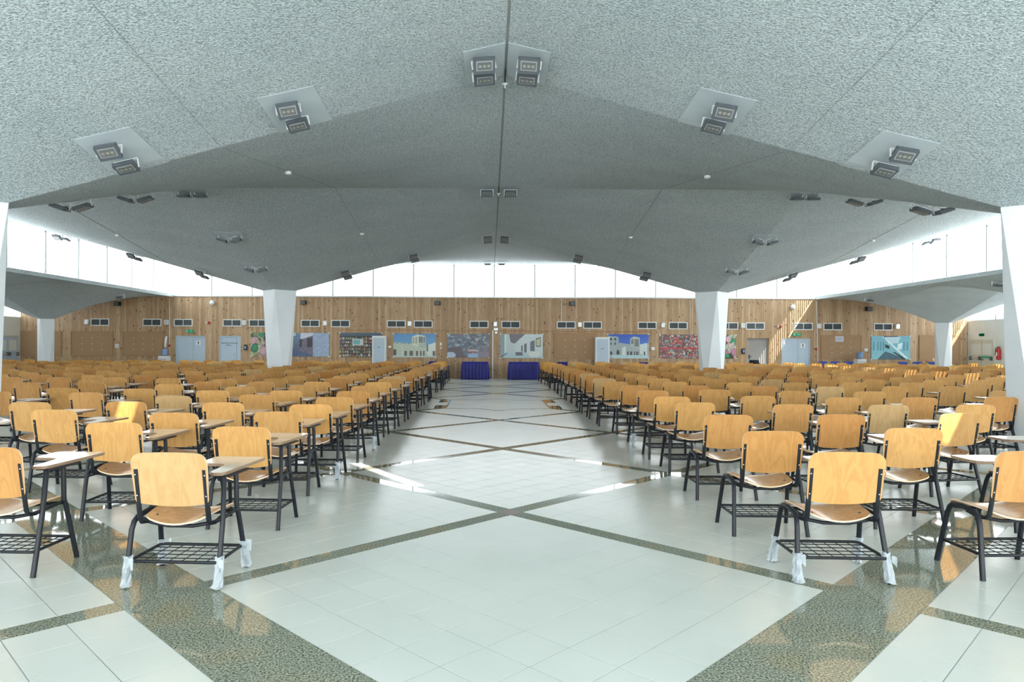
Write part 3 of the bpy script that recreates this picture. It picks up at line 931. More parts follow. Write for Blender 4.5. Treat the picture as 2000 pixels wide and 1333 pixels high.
def fort(skyc0, skyc1, alt=False):
    p = Pic(84, 48); p.grad(0, 0, 1, 1, skyc0, skyc1)
    if not alt:
        p.poly([(0, .36), (.45, .42), (.78, .5), (1, .36), (1, 1), (0, 1)], (178, 190, 172))
        for i in range(7): p.rect(i * .07 + .01, .37 + i * .008, i * .07 + .035, .42 + i * .008, (120, 132, 128))
        p.poly([(.44, .12), (.57, .04), (.76, .1), (.76, .6), (.44, .5)], (200, 206, 184)); p.poly([(.58, .1), (.76, .13), (.76, .6), (.6, .58)], (168, 178, 164))
        for x in (.47, .51, .54): p.rect(x, .15, x + .015, .42, (120, 128, 120))
        for x in (.61, .66, .71): p.rect(x, .13, x + .028, .38, (76, 88, 92))
        p.poly([(.8, .48), (1, .36), (1, 1), (.8, .9)], (206, 214, 204)); p.rect(.78, .46, .82, .76, (84, 96, 96))
        p.rect(.0, .66, .07, .92, (60, 62, 66)); p.rect(.2, .5, .22, .95, (214, 218, 204))
        for x, w_ in ((.26, .06), (.38, .09), (.53, .05), (.63, .04), (.7, .04), (.93, .06)): p.rect(x, .72, x + w_, .93, (84, 72, 68))
        p.rect(0, .95, 1, 1, (176, 196, 190))
    else:
        p.poly([(0, .06), (.26, .1), (.26, .34), (.56, .42), (.8, .42), (1, .36), (1, 1), (0, 1)], (158, 170, 172))
        for x in (.05, .15): p.ell(x + .03, .2, .03, .05, (60, 66, 76)); p.rect(x + .01, .34, x + .05, .44, (90, 98, 108))
        p.poly([(.55, .17), (.64, .08), (.78, .14), (.78, .62), (.55, .5)], (176, 184, 172)); p.rect(.57, .18, .63, .4, (110, 122, 124)); p.rect(.66, .18, .76, .5, (112, 120, 126))
        p.poly([(.34, .56), (.44, .48), (.44, .88), (.34, .84)], (206, 214, 206)); p.poly([(.78, .42), (.96, .35), (.96, .9), (.78, .8)], (200, 210, 208))
        p.ell(.25, .72, .03, .08, (56, 60, 66)); p.rect(.22, .72, .28, .84, (56, 60, 66))
        for x, w_ in ((.06, .05), (.48, .03), (.55, .05), (.64, .025), (.69, .025), (.73, .02), (.88, .04)): p.rect(x, .7, x + w_, .86, (66, 62, 70))
        p.poly([(.05, .86), (1, .86), (1, 1), (.15, 1)], (176, 204, 206))
    p.noise(4); return p
poster(768.5, 652, 851, 698.5, fort((70, 132, 184), (120, 172, 200)), 'pale fort poster with teal sky right of the left white cabinet')
p = Pic(84, 48, (74, 84, 100)); rg = np.random.RandomState(2)
for i in range(260):
    x, y = rg.rand(2); c = [(90, 104, 124), (60, 66, 80), (120, 138, 156), (150, 160, 160), (110, 96, 96), (70, 96, 110)][rg.randint(6)]; p.ell(x, y, .02 + .03 * rg.rand(), .02 + .05 * rg.rand(), c)
p.poly([(.0, .6), (.3, .55), (.45, 1), (.1, 1)], (70, 56, 66)); p.rect(.5, .66, .74, .72, (190, 180, 180)); p.rect(.5, .76, .74, .8, (150, 60, 66)); p.rect(.5, .84, .74, 1, (140, 170, 200))
p.rect(.75, .5, 1, 1, (120, 112, 126))
for i in range(7): p.rect(.77 + i * .033, .56, .785 + i * .033, .78, (70, 66, 84))
p.ell(.08, .9, .12, .14, (170, 190, 206)); p.noise(6)
poster(874, 652.5, 955, 699, p, 'busy market poster directly left of the central pipe')
p = Pic(84, 48, (176, 192, 190)); p.poly([(.2, 0), (.58, 0), (.33, .4), (.24, .34)], (92, 84, 98)); p.rect(0, 0, .12, .9, (120, 146, 152)); p.rect(.1, 0, .13, .9, (206, 216, 212))
p.poly([(.58, 0), (1, 0), (1, 1), (.34, .75), (.37, .4)], (188, 202, 200)); p.poly([(.7, .32), (.81, .24), (.81, .72), (.7, .7)], (84, 86, 100)); p.poly([(.56, .42), (.62, .38), (.62, .78), (.56, .76)], (72, 76, 88))
p.poly([(.49, .48), (.52, .46), (.52, .74), (.49, .72)], (72, 76, 88)); p.poly([(.83, .18), (.95, .12), (.95, .52), (.83, .52)], (64, 66, 64)); p.poly([(.845, .22), (.935, .17), (.935, .48), (.845, .48)], (178, 176, 140))
p.poly([(.0, .95), (.2, .75), (.34, .72), (1, .95), (1, 1), (0, 1)], (166, 190, 196)); p.rect(.36, .76, .52, .9, (76, 76, 86)); p.ell(.8, .85, .14, .12, (206, 212, 206)); p.poly([(0, .93), (.15, .78), (.17, .8), (.03, 1), (0, 1)], (76, 98, 112)); p.noise(4)
poster(977.5, 653, 1060, 700, p, 'white courtyard corridor poster directly right of the central pipe')
poster(1187, 653.5, 1266.5, 701, fort((40, 84, 186), (110, 158, 214), True), 'fort poster with deep blue sky beside the right white cabinet')
p = Pic(84, 48, (110, 84, 84)); rg = np.random.RandomState(12)
for i in range(420):
    x, y = rg.rand(2); c = [(170, 50, 60), (190, 96, 92), (150, 160, 160), (120, 150, 160), (206, 180, 160), (70, 70, 80), (190, 60, 50), (60, 66, 60), (180, 160, 120)][rg.randint(9)]
    w_, h_ = .015 + .04 * rg.rand(), .02 + .07 * rg.rand(); p.rect(x, y, x + w_, y + h_, c)
p.rect(0, .55, 1, .6, (186, 56, 62)); p.noise(6)
poster(1288, 653.5, 1370, 701, p, 'red textile shop poster left of the right column')
poster(1366 + 18, 654.5, 1437, 701, fruit(9, [(190, 120, 150), (40, 150, 90), (170, 60, 50), (150, 150, 100), (176, 190, 160), (60, 60, 50), (206, 176, 186)]), 'pink and green fruit poster right of the right column')
p = Pic(84, 48, (120, 176, 190)); p.grad(0, 0, 1, 1, (110, 170, 188), (140, 196, 206)); p.poly([(.3, 0), (.72, 0), (.5, .1), (.4, .18)], (54, 48, 56)); p.poly([(.35, .05), (.75, .05), (.7, .3), (.45, .35)], (176, 206, 214))
for x in (.05, .15, .23, .3, .82, .9): p.rect(x, .25, x + .035, .62, (86, 140, 156))
p.poly([(.68, .35), (.8, .28), (.78, .55), (.66, .62)], (214, 236, 238)); p.poly([(.16, 1), (.36, .66), (.6, .8), (.9, 1)], (76, 108, 120)); p.poly([(.27, 0), (.34, .08), (.95, .95), (.88, .98)], (222, 240, 242))
p.poly([(.35, .35), (.46, .42), (.46, .56), (.36, .5)], (40, 44, 50)); p.poly([(.6, .68), (.9, .98), (.82, 1), (.56, .7)], (44, 62, 70)); p.noise(5)
poster(1701, 656.5, 1777, 702.5, p, 'bright cyan corridor banner on the right part of the wall')

# white cabinets (standing air units)
def cabinet(px0, py0, px1, label):
    x0, _ = at(px0, py0, DW - .4); x1, z1 = at(px1, py0, DW - .4)
    w = x1 - x0; t = thing('air_conditioner', label, 'air conditioner', ((x0 + x1) / 2, DW - .25, 0), 0, 'standing white air conditioners')
    b = MB(); b.box((-w / 2, -.17, 0), (w / 2, .2, z1), M['white']); b.build('body', t)
    b = MB(); b.box((-w / 2 + .05, -.18, .55), (w / 2 - .05, -.17, z1 - .08), M['door']); b.build('front_panel', t)
    b = MB(); b.box((-.06, -.184, z1 * .72), (.04, -.18, z1 * .735), M['grey_metal']); b.build('display', t)
    b = MB()
    for i in range(6): b.box((-w / 2 + .06, -.18, .1 + i * .06), (w / 2 - .06, -.172, .135 + i * .06), M['alu'])
    b.build('intake_grille', t)
cabinet(727, 656.5, 753.5, 'tall white air conditioner in front of the shop shelf poster')
cabinet(1163.5, 659, 1190.5, 'tall white air conditioner between cork board and blue sky poster')
# water coolers
def cooler(pxc, pytop, label):
    x, z = at(pxc, pytop, DW - .5)
    t = thing('water_cooler', label, 'water cooler', (x, DW - .45, 0), 0, 'water coolers')
    b = MB(); b.box((-.19, -.18, 0), (.19, .18, .94), M['white']); b.box((-.16, -.2, .55), (.16, -.18, .84), M['alu']); b.build('body', t)
    for s in (-1, 1):
        b = MB(); b.tube([(s * .06, -.2, .72), (s * .06, -.26, .72), (s * .06, -.26, .68)], .014, M['red'] if s < 0 else M['bluep'], 6); b.build('tap', t)
    b = MB(); b.lathe([(.03, .94), (.05, .95), (.13, .98), (.135, 1.0), (.128, 1.02), (.135, 1.04), (.135, 1.11), (.128, 1.13), (.135, 1.15), (.135, 1.22), (.12, 1.25), (0, 1.255)], M['water'], 16); b.build('bottle', t)
cooler(320, 679, 'white water cooler with blue bottle beside the left double door')
cooler(1681, 689, 'white water cooler with blue bottle right of the noticed cork board')
x, z = at(324, 668, DW)
b = MB(); b.tube([(x, DW - .06, z - .25), (x + .03, DW - .06, z + .1), (x + .06, DW - .06, z + .25)], .06, M['white'], 8, radii=[.05, .055, .04]); tag(b.build('cup_dispenser'), 'white tube cup dispenser above the left water cooler', 'dispenser')
# fire extinguisher
t = thing('fire_extinguisher', 'red fire extinguisher hanging right of the side door', 'extinguisher', (XS - .1, 29.25, .95))
b = MB(); b.lathe([(0, 0), (.075, .01), (.08, .04), (.08, .42), (.05, .5), (.025, .53), (0, .53)], M['red'], 14); b.build('cylinder', t)
b = MB(); b.box((-.02, -.07, .53), (.02, .05, .56), M['black']); b.tube([(0, .0, .54), (-.04, .09, .5), (-.06, .11, .2)], .014, M['black'], 6); b.build('valve_and_hose', t)
b = MB(); b.box((-.084, -.04, .18), (-.079, .04, .32), M['white']); b.build('cylinder_label', t)

# skirted tables
def skirt_table(px0, px1, ptop, Yc, label, dpt=.6):
    x0, z1 = at(px0, ptop, Yc); x1, _ = at(px1, ptop, Yc); w = x1 - x0
    t = thing('skirted_table', label, 'table', ((x0 + x1) / 2, Yc + dpt / 2, 0), 0, 'blue skirted tables')
    b = MB(); b.box((-w / 2 + .02, -dpt / 2 + .02, .72), (w / 2 - .02, dpt / 2 - .02, .745), M['board']); b.build('table_top', t)
    for sx in (-1, 1):
        for sy in (-1, 1):
            b = MB(); b.tube([(sx * (w / 2 - .08), sy * (dpt / 2 - .08), 0), (sx * (w / 2 - .08), sy * (dpt / 2 - .08), .72)], .018, M['alu'], 6); b.build('leg', t)
    # draped cloth
    per = []; n_ = 96; peri = [(-w / 2, -dpt / 2), (w / 2, -dpt / 2), (w / 2, dpt / 2), (-w / 2, dpt / 2)]
    Ls = [w, dpt, w, dpt]; tot = sum(Ls); pts = []
    N = int(tot / .03)
    for i in range(N):
        s_ = tot * i / N; k_ = 0
        while s_ > Ls[k_]: s_ -= Ls[k_]; k_ += 1
        a, c = Vector(peri[k_]), Vector(peri[(k_ + 1) % 4]); d_ = (c - a).normalized(); nrm = Vector((d_.y, -d_.x)); pts.append((a + d_ * s_, nrm))
    b = MB(); vs = []
    for zi, zz in enumerate((.76, .75, .6, .3, .012)):
        for i, (p_, nrm) in enumerate(pts):
            fl_ = (.004, .012, .02, .03, .04)[zi]; q = p_ + nrm * (fl_ + (.022 * math.sin(i * 1.3) + .008 * math.sin(i * .7)) * (zi > 1) * (zi / 3)); vs.append((q.x, q.y, zz))
    fs = [(zi * N + i, zi * N + (i + 1) % N, (zi + 1) * N + (i + 1) % N, (zi + 1) * N + i) for zi in range(4) for i in range(N)]
    b.add(vs, fs, M['blue'], True); b.add(vs[:N], [list(range(N))], M['blue']); b.build('table_skirt', t)
skirt_table(903, 953, 711, 29.9, 'blue skirted table left of the central pipe at the end of the aisle')
skirt_table(994.5, 1052, 712, 29.9, 'blue skirted table right of the central pipe at the end of the aisle')
skirt_table(838, 868, 710, 30.2, 'blue skirted table behind the left rows below the fort poster')
skirt_table(1092, 1112, 711, 30.2, 'blue skirted table behind the right rows below the cork board')
skirt_table(1254, 1275, 713, 30.2, 'blue skirted table behind the right rows below the blue sky poster')

# ------------------------------------------------------------------ blue plastic chairs and office chair at the wall
def blue_chair(px, label):
    x, _ = at(px, 712, 30.4)
    t = thing('plastic_chair', label, 'chair', (x, 30.4, 0), 0, 'blue plastic chairs at the wall')
    b = MB(); b.prism([(-.22, -.2), (.22, -.2), (.24, .22), (-.24, .22)], .43, .455, M['bluep']); b.build('seat', t)
    b = MB(); b.prism([(-.2, .48), (.2, .48), (.24, .78), (.17, .84), (-.17, .84), (-.24, .78)], .2, .22, M['bluep'], M4=Matrix.Rotation(R(90), 4, 'X')); b.build('backrest', t)
    for sx in (-1, 1):
        for sy in (-1, 1):
            b = MB(); b.tube([(sx * .2, sy * .18, .43), (sx * .24, sy * .23, 0)], .012, M['alu'], 6); b.build('leg', t)
for px, lb in ((1602, 'blue plastic chair at the wall, just right of the double door'), (1627, 'blue plastic chair at the wall under the paper notice'), (1652, 'blue plastic chair at the wall left of the right water cooler'),
               (1757, 'blue plastic chair at the wall under the cyan banner'), (1786, 'blue plastic chair at the wall right of the cyan banner'), (1815, 'blue plastic chair at the wall beside the thin right column')):
    blue_chair(px, lb)
x, z = at(1473, 700, 29.4)
t = thing('office_chair', 'black rounded office chair before the taupe door', 'chair', (x, 29.4, 0))
b = MB()
for i in range(4):
    b.lathe([(.0, 0), (.2 - .02 * (i == 3), 0), (.235 - .03 * (i == 3) - .01 * (i == 0), .05), (.2 - .03 * (i == 3), .1), (0, .1)], M['fabric'], 16, (0, 0, .52 + i * .095))
b.build('backrest', t)
b = MB(); b.lathe([(0, .42), (.24, .42), (.26, .46), (.24, .5), (0, .5)], M['fabric'], 16, (0, .18, 0)); b.build('seat', t)
b = MB(); b.tube([(0, .18, .06), (0, .18, .42)], .03, M['black'], 8)
for i in range(5):
    a = R(72 * i); b.tube([(0, .18, .09), (.28 * math.cos(a), .18 + .28 * math.sin(a), .05)], .02, M['black'], 6)
b.build('swivel_base', t)
for i in range(5):
    a = R(72 * i); b = MB(); b.lathe([(0, 0), (.025, .005), (.028, .03), (0, .05)], M['black'], 8, (.28 * math.cos(a), .18 + .28 * math.sin(a), 0)); b.build('caster', t)

# ------------------------------------------------------------------ floodlights
def floodmesh():
    parts = {}
    b = MB(); b.prism([(-.13, -.1), (.13, -.1), (.13, .1), (-.13, .1)], -.03, .03, M['grey_metal'])
    b.box((-.12, -.115, -.028), (.12, -.1, .0), M['grey_metal']); parts['housing'] = b.mesh('housing')
    b = MB(); b.box((-.1, -.08, -.036), (.1, .05, -.03), M['lframe']); parts['lens_frame'] = b.mesh('lens_frame')
    b = MB(); b.box((-.085, -.065, -.039), (.085, .035, -.036), M['lens']); parts['lens'] = b.mesh('lens')
    b = MB()
    for i in range(3):
        x = -.052 + i * .052; b.lathe([(.021, -.0405), (.012, -.0395), (0, -.0395)], M['led'], 10, (x, -.015, 0))
    parts['reflector'] = b.mesh('reflector')
    b = MB(); b.box((-.15, .02, -.01), (-.135, .04, .12), M['white']); b.box((.135, .02, -.01), (.15, .04, .12), M['white']); b.box((-.15, .01, .11), (.15, .05, .12), M['white'])
    parts['mount_bracket'] = b.mesh('mount_bracket')
    b = MB(); b.tube([(.05, .09, .02), (.03, .13, .07), (-.04, .13, .1), (-.08, .08, .115)], .006, M['white'], 5); b.box((.03, .07, .01), (.06, .11, .04), M['black']); parts['cable'] = b.mesh('cable')
    return parts
FM = floodmesh()
def floodlight(loc, rz, tilt, label, roll=0):
    t = thing('floodlight', label, 'lamp', loc, rz, 'grey ceiling floodlights')
    t.rotation_euler = Matrix.Rotation(rz, 3, 'Z').to_4x4().__matmul__(Matrix.Rotation(tilt, 4, 'X') @ Matrix.Rotation(roll, 4, 'Y')).to_euler()
    hs = link('housing', FM['housing'], t)
    lf = link('lens_frame', FM['lens_frame'], t)
    link('lens', FM['lens'], lf); link('reflector', FM['reflector'], lf)
    link('mount_bracket', FM['mount_bracket'], t); link('cable', FM['cable'], t)
    return t
def plate_on(zfun, x, y, w, d_, label, tri=False):
    """thin smooth plate that follows the shell at x, y"""
    nx, ny = 6, 6; b = MB(); vs = []
    for off in (.004, .009):
        for j in range(ny + 1):
            for i in range(nx + 1):
                X = x - w / 2 + w * i / nx; Yy = y - d_ / 2 + d_ * j / ny; vs.append((X, Yy, zfun(X, Yy) - off))
    N = (nx + 1) * (ny + 1)
    fs = []
    for j in range(ny):
        for i in range(nx):
            a = j * (nx + 1) + i; fs.append((a, a + 1, a + nx + 2, a + nx + 1)); fs.append((a + N, a + N + nx + 1, a + N + nx + 2, a + N + 1))
    rim = [i for i in range(nx + 1)] + [j * (nx + 1) + nx for j in range(1, ny + 1)] + [ny * (nx + 1) + i for i in range(nx - 1, -1, -1)] + [j * (nx + 1) for j in range(ny - 1, 0, -1)]
    for k in range(len(rim)):
        a, c = rim[k], rim[(k + 1) % len(rim)]; fs.append((a, c, c + N, a + N))
    b.add(vs, fs, M['smooth']); o = b.build('mounting_plate'); return tag(o, label, 'plate', 'smooth plates under the floodlights')
side_name = {'l': 'left', 'r': 'right'}
dist_w = ['nearest the column', 'midway to the rim', 'nearest the rim']
for key, sgn in (('l', -1), ('r', 1)):
    for row, (cy, z_) in enumerate(((D1, zf[key, 1]), (D2, zf[key, 2]))):
        rw = ['front', 'far'][row]
        # across the hall, inner and outer side of the column
        for side, ss in (('inner', -sgn), ('outer', sgn)):
            if row == 0 and side == 'outer': continue
            for k, off in enumerate((2.33, 4.5, 6.86)):
                x = sgn * LX + ss * off
                if row == 0 or side == 'inner' or k < 3:
                    zc_ = z_(x, cy)
                    if row == 0 or k > 1:
                        plate_on(z_, x, cy - .45, .68 if k < 2 else .50, 1.0, 'smooth grey plate under the %s %s %s lamps, %s' % (rw, side_name[key], side, dist_w[k]))
                    hang = .17
                    slope = math.atan2(1.95, 7.13) * (1 if ss < 0 else -1) if k < 2 else 0.12 * (1 if ss < 0 else -1)
                    for q, (dy, tl, wd) in enumerate(((-.80, -34, 'upper'), (-.38, -16, 'lower'))):
                        floodlight((x, cy + dy, z_(x, cy + dy) - hang + .01), 0 if tl > 0 else 0, R(tl), '%s floodlight of the %s %s %s pair, %s' % (wd, rw, side_name[key], side, dist_w[k]), -slope if 0 else slope)
        # along the hall
        for side, ss, offs in (('back', 1, (2.35, 4.45)), ('front', -1, (2.35, 4.45))):
            if (row == 0 and side == 'front') or (row == 1 and side == 'back'): continue
            for k, off in enumerate(offs):
                y = cy + ss * off; zc_ = z_(sgn * LX, y)
                plate_on(z_, sgn * LX, y, .72, .5, 'smooth plate over the %s side lamps of the %s %s shell, %s' % (side, rw, side_name[key], dist_w[k]))
                for q, (dx, rl) in enumerate(((-.19, 18), (.19, -18))):
                    floodlight((sgn * LX + dx, y, z_(sgn * LX + dx, y) - .13), 0, R(4), '%s floodlight of the %s side pair on the %s %s shell, %s' % (['left', 'right'][q], side, rw, side_name[key], dist_w[k]), R(rl))
    # at the joint between front and far shells
    plate_on(zf[key, 1], sgn * LX, DJ - .3, .72, .42, 'smooth plate where the %s front shell meets the far shell' % side_name[key])
    for q, dx in enumerate((-.19, .19)):
        floodlight((sgn * LX + dx, DJ + .25, ZR - .16), 0, R(10), '%s floodlight at the %s joint between front and far shell' % (['left', 'right'][q], side_name[key]))
    for q, dy in enumerate((-.12, .14)):
        floodlight((sgn * .27, DJ + dy, ZR - .15), 0, R(-22 if q == 0 else 10), '%s lamp %s of the central ridge at the joint of the shells' % (['upper', 'lower'][q], side_name[key]))
    floodlight((sgn * .3, DW - 1.15, ZR - .12), 0, 0, 'lamp %s of the central ridge close to the far window' % side_name[key])
    # low roofs
    for k in (0, 1):
        cy = LCY - 7 * k; z_ = zf['low', sgn, k]
        x = sgn * 14.85
        floodlight((x, cy, z_(x, cy) - .13), 0, R(8), 'floodlight at the inner rim of the %s low roof, %s' % (side_name[key], ['far bay', 'near bay'][k]))
    x = sgn * 20.4
    floodlight((x, LCY, zf['low', sgn, 0](x, LCY) - .12), 0, 0, 'floodlight at the outer rim of the %s low roof' % side_name[key])
# white ceiling hooks of the central ridge and small detectors
for k, (px, py, Yd, wd) in enumerate([(560, 335, 14.6, 'front left shell'), (1385, 343, 14.0, 'front right shell'), (700, 455, 20.6, 'far left shell, inner side'), (1240, 463, 19.0, 'far right shell, inner side'),
                                  (250, 458, 20.2, 'far left shell, outer side'), (1690, 468, 20.2, 'far right shell, outer side')]):
    x = 3.75 if k in (1, 3) else (-3.75 if k in (0, 2) else (-10.7 if k == 4 else 10.7))
    key = 'l' if x < 0 else 'r'; z_ = zf[key, 1] if Yd < DJ else zf[key, 2]
    # depth where the joint is seen at that pixel
    best = min((abs(topix(x, yy, z_(x, yy))[1] - py), yy) for yy in [Yd + i * .1 for i in range(-45, 46) if (Yd + i * .1 < DJ) == (Yd < DJ)])
    yy = best[1]
    b = MB(); b.lathe([(0, 0), (.055, 0), (.06, -.03), (.04, -.055), (0, -.06)], M['white'], 12); o = b.build('smoke_detector'); o.location = (x, yy, z_(x, yy) - .003)
    tag(o, 'small white smoke detector on the joint of the %s' % wd, 'detector', 'ceiling smoke detectors')
for yy, wd in ((D1 + .12, 'nearest the camera'), (DJ + .1, 'at the joint of the shells')):
    t = thing('ceiling_hook', 'white ceiling hook on the central ridge %s' % wd, 'hook', (0, yy, ZR), 0, 'hooks along the central ridge')
    b = MB(); b.tube([(0, -.3, -.02), (0, 0, -.035), (0, 0, -.1)], .008, M['black'], 6); b.build('rod', t)
    b = MB(); b.lathe([(0, -.1), (.045, -.1), (.045, -.11), (.012, -.115), (.012, -.16), (0, -.16)], M['white'], 10); b.build('cap', t)

# ------------------------------------------------------------------ chairs
def chair_meshes():
    P = {}
    r = .0168; F = M['frame']
    # left side: bent tube split in rear leg, front leg; right side legs rise to the tablet
    b = MB(); b.tube([(-.285, -.21, 0), (-.272, -.165, .34), (-.268, -.145, .385), (-.262, -.11, .41), (-.256, .02, .425)], r, F, 8); P['leg_rear_left'] = b.mesh('leg')
    b = MB(); b.tube([(-.285, .225, 0), (-.262, .15, .35), (-.26, .13, .395), (-.258, .1, .42), (-.256, .02, .425)], r, F, 8); P['leg_front_left'] = b.mesh('leg')
    b = MB(); b.tube([(.285, -.21, 0), (.27, -.1, .40), (.245, -.03, .63), (.235, -.02, .652)], r, F, 8); P['leg_rear_right'] = b.mesh('leg')
    b = MB(); b.tube([(.29, .225, 0), (.268, .14, .37), (.262, .125, .42), (.255, .13, .60), (.25, .13, .652)], r, F, 8); P['leg_front_right'] = b.mesh('leg')
    # seat frame
    b = MB()
    b.tube([(-.262, -.1, .405), (-.2, -.1, .375), (-.08, -.1, .352), (.08, -.1, .352), (.2, -.1, .375), (.27, -.1, .4)], .012, F, 7)
    b.tube([(-.26, .12, .40), (-.12, .12, .385), (.12, .12, .385), (.262, .12, .4)], .012, F, 7)
    b.tube([(.268, -.1, .40), (.264, .12, .41)], .011, F, 6)
    P['seat_frame'] = b.mesh('seat_frame')
    for s, nm in ((-1, 'post_l'), (1, 'post_r')):
        b = MB(); x = s * .214
        pts = [(x, .02, .388), (x, -.1, .372), (x, -.15, .38), (x, -.172, .41), (x, -.19, .50), (x, -.231, .725)]
        # flat oval bar
        vs = []; n_ = 8
        for i, p_ in enumerate(pts):
            d_ = Vector(pts[min(i + 1, len(pts) - 1)]) - Vector(pts[max(i - 1, 0)]); d_.normalize(); nr = Vector((1, 0, 0)).cross(d_)
            for k in range(n_):
                a = 2 * math.pi * k / n_; vs.append(Vector(p_) + Vector((1, 0, 0)) * math.cos(a) * .0175 + nr * math.sin(a) * .008)
        b.add(vs, [(i * n_ + k, i * n_ + (k + 1) % n_, (i + 1) * n_ + (k + 1) % n_, (i + 1) * n_ + k) for i in range(len(pts) - 1) for k in range(n_)], F, True)
        b.add(vs[-n_:], [list(range(n_))], F)
        for zz in (.56, .69):
            b.box((x - .003, -.19 - (zz - .5) * .18 - .010, zz - .003), (x + .003, -.19 - (zz - .5) * .18 - .006, zz + .003), M['alu'])
        P[nm] = b.mesh('back_post')
    # backrest : rounded plywood, bowed
    def sheet(outline, nx, ny, fz, th, mtop, medge, up):
        """outline(u,v)->(a,b) , fz(a,b)->c ; up maps (a,b,c)->xyz"""
        b = MB(); top = []; bot = []
        for j in range(ny + 1):
            for i in range(nx + 1):
                a, c = outline(i / nx, j / ny); z_ = fz(a, c)
                top.append(up(a, c, z_ + th / 2)); bot.append(up(a, c, z_ - th / 2))
        N = len(top); fs = []
        for j in range(ny):
            for i in range(nx):
                q = j * (nx + 1) + i; fs.append((q, q + 1, q + nx + 2, q + nx + 1)); fs.append((N + q, N + q + nx + 1, N + q + nx + 2, N + q + 1))
        rim = [i for i in range(nx + 1)] + [j * (nx + 1) + nx for j in range(1, ny + 1)] + [ny * (nx + 1) + i for i in range(nx - 1, -1, -1)] + [j * (nx + 1) for j in range(ny - 1, 0, -1)]
        b.add(top + bot, fs, mtop, True)
        b.add(top + bot, [(rim[k], rim[k] + N, rim[(k + 1) % len(rim)] + N, rim[(k + 1) % len(rim)]) for k in range(len(rim))], medge)
        return b
    HW, Z0, Z1, RC = .235, .515, .825, .06
    def back_out(u, v):
        # v 0 bottom 1 top
        a = (u * 2 - 1); zt = Z1; 
        x = a * HW
        dx = max(0, abs(x) - (HW - RC)) / RC
        top = Z1 - RC * (1 - math.sqrt(max(0, 1 - dx * dx))) - .004 * a * a
        dx2 = max(0, abs(x) - (HW - .03)) / .03
        bot = Z0 - .028 * (1 - a * a) + .02 * (1 - math.sqrt(max(0, 1 - dx2 * dx2)))
        return x * (1 - .03 * (1 - v)), bot + (top - bot) * v
    us = None
    def cosu(f):
        return lambda u, v: f(.5 - .5 * math.cos(math.pi * u) if True else u, v)
    for nm, mt in (('backrest', 'wood'), ('backrest_pale', 'wood_pale')):
        b = sheet(cosu(back_out), 16, 8, lambda a, c: .030 * (1 - (a / HW) ** 2) * -1, .011, M[mt], M['edge'],
                  lambda a, c, z_: (a, -.165 - (c - .5) * .18 + z_ * -1 - .03, c))
        P[nm] = b.mesh('backrest')
    # seat: dished plywood with waterfall front
    def seat_out(u, v):
        a = u * 2 - 1; w_ = .215 * (.90 + .10 * min(1, v * 2))
        dx = max(0, abs(a) - .75) / .25; cr = .05 * (1 - math.sqrt(max(0, 1 - dx * dx)))
        y0 = -.175 + cr - .012 * (1 - a * a); y1 = .225 - cr
        return a * w_, y0 + (y1 - y0) * v
    def seat_z(a, c):
        k = (a / .215) ** 2; t_ = (c + .175) / .4
        dish = .055 * (1 - k) * (1 - .55 * t_)
        return .437 - dish - (.03 * max(0, (t_ - .8) / .2) ** 2)
    b = sheet(cosu(seat_out), 14, 10, seat_z, .010, M['seatw'], M['edge'], lambda a, c, z_: (a, c, z_))
    for s in (-1, 1):
        b.box((s * .15 - .006, -.1, .405 + .0), (s * .15 + .006, -.088, .421), M['black'])
    P['seat'] = b.mesh('seat')
    # writing tablet
    out = [(.155, -.02), (.165, -.05), (.19, -.06), (.235, -.05), (.252, -.02), (.285, .53), (.28, .565), (.255, .575), (-.035, .575), (-.065, .56), (-.075, .53), (-.075, .36), (-.06, .31), (-.02, .285), (.07, .28), (.115, .262), (.135, .22)]
    b = MB(); b.prism(out[::-1][::-1], .655, .675, M['tab'], M['tabedge']); P['writing_tablet'] = b.mesh('writing_tablet')
    b = MB(); b.prism([(x_ + .12 if x_ < .2 else x_ + .10, y_) for x_, y_ in out], .655, .675, M['tab'], M['tabedge']); P['writing_tablet_out'] = b.mesh('writing_tablet')
    b = MB(); b.prism([(.18, -.04), (.29, -.04), (.30, .25), (.22, .27)], .646, .655, F); b.tube([(.235, -.03, .648), (.25, .14, .648), (.2, .4, .65)], .009, F, 6); P['tablet_bracket'] = b.mesh('tablet_bracket')
    # book rack
    b = MB(); zr_ = .155
    ring = [(-.272, -.175, zr_), (-.26, -.19, zr_), (.262, -.19, zr_), (.272, -.175, zr_), (.272, .17, zr_), (.26, .185, zr_), (-.26, .185, zr_), (-.272, .17, zr_), (-.272, -.175, zr_)]
    b.tube(ring, .010, F, 6, cap=False); P['book_rack'] = b.mesh('book_rack')
    b = MB()
    for i in range(6):
        x = -.272 + .544 * (i + 1) / 7; b.tube([(x, -.19, zr_ - .004), (x, .185, zr_ - .004)], .0031, F, 4, cap=False)
    for j in range(4):
        y = -.19 + .375 * (j + 1) / 5; b.tube([(-.272, y, zr_), (.272, y, zr_)], .0031, F, 4, cap=False)
    P['rack_wire'] = b.mesh('rack_wire')
    return P
CM = chair_meshes()

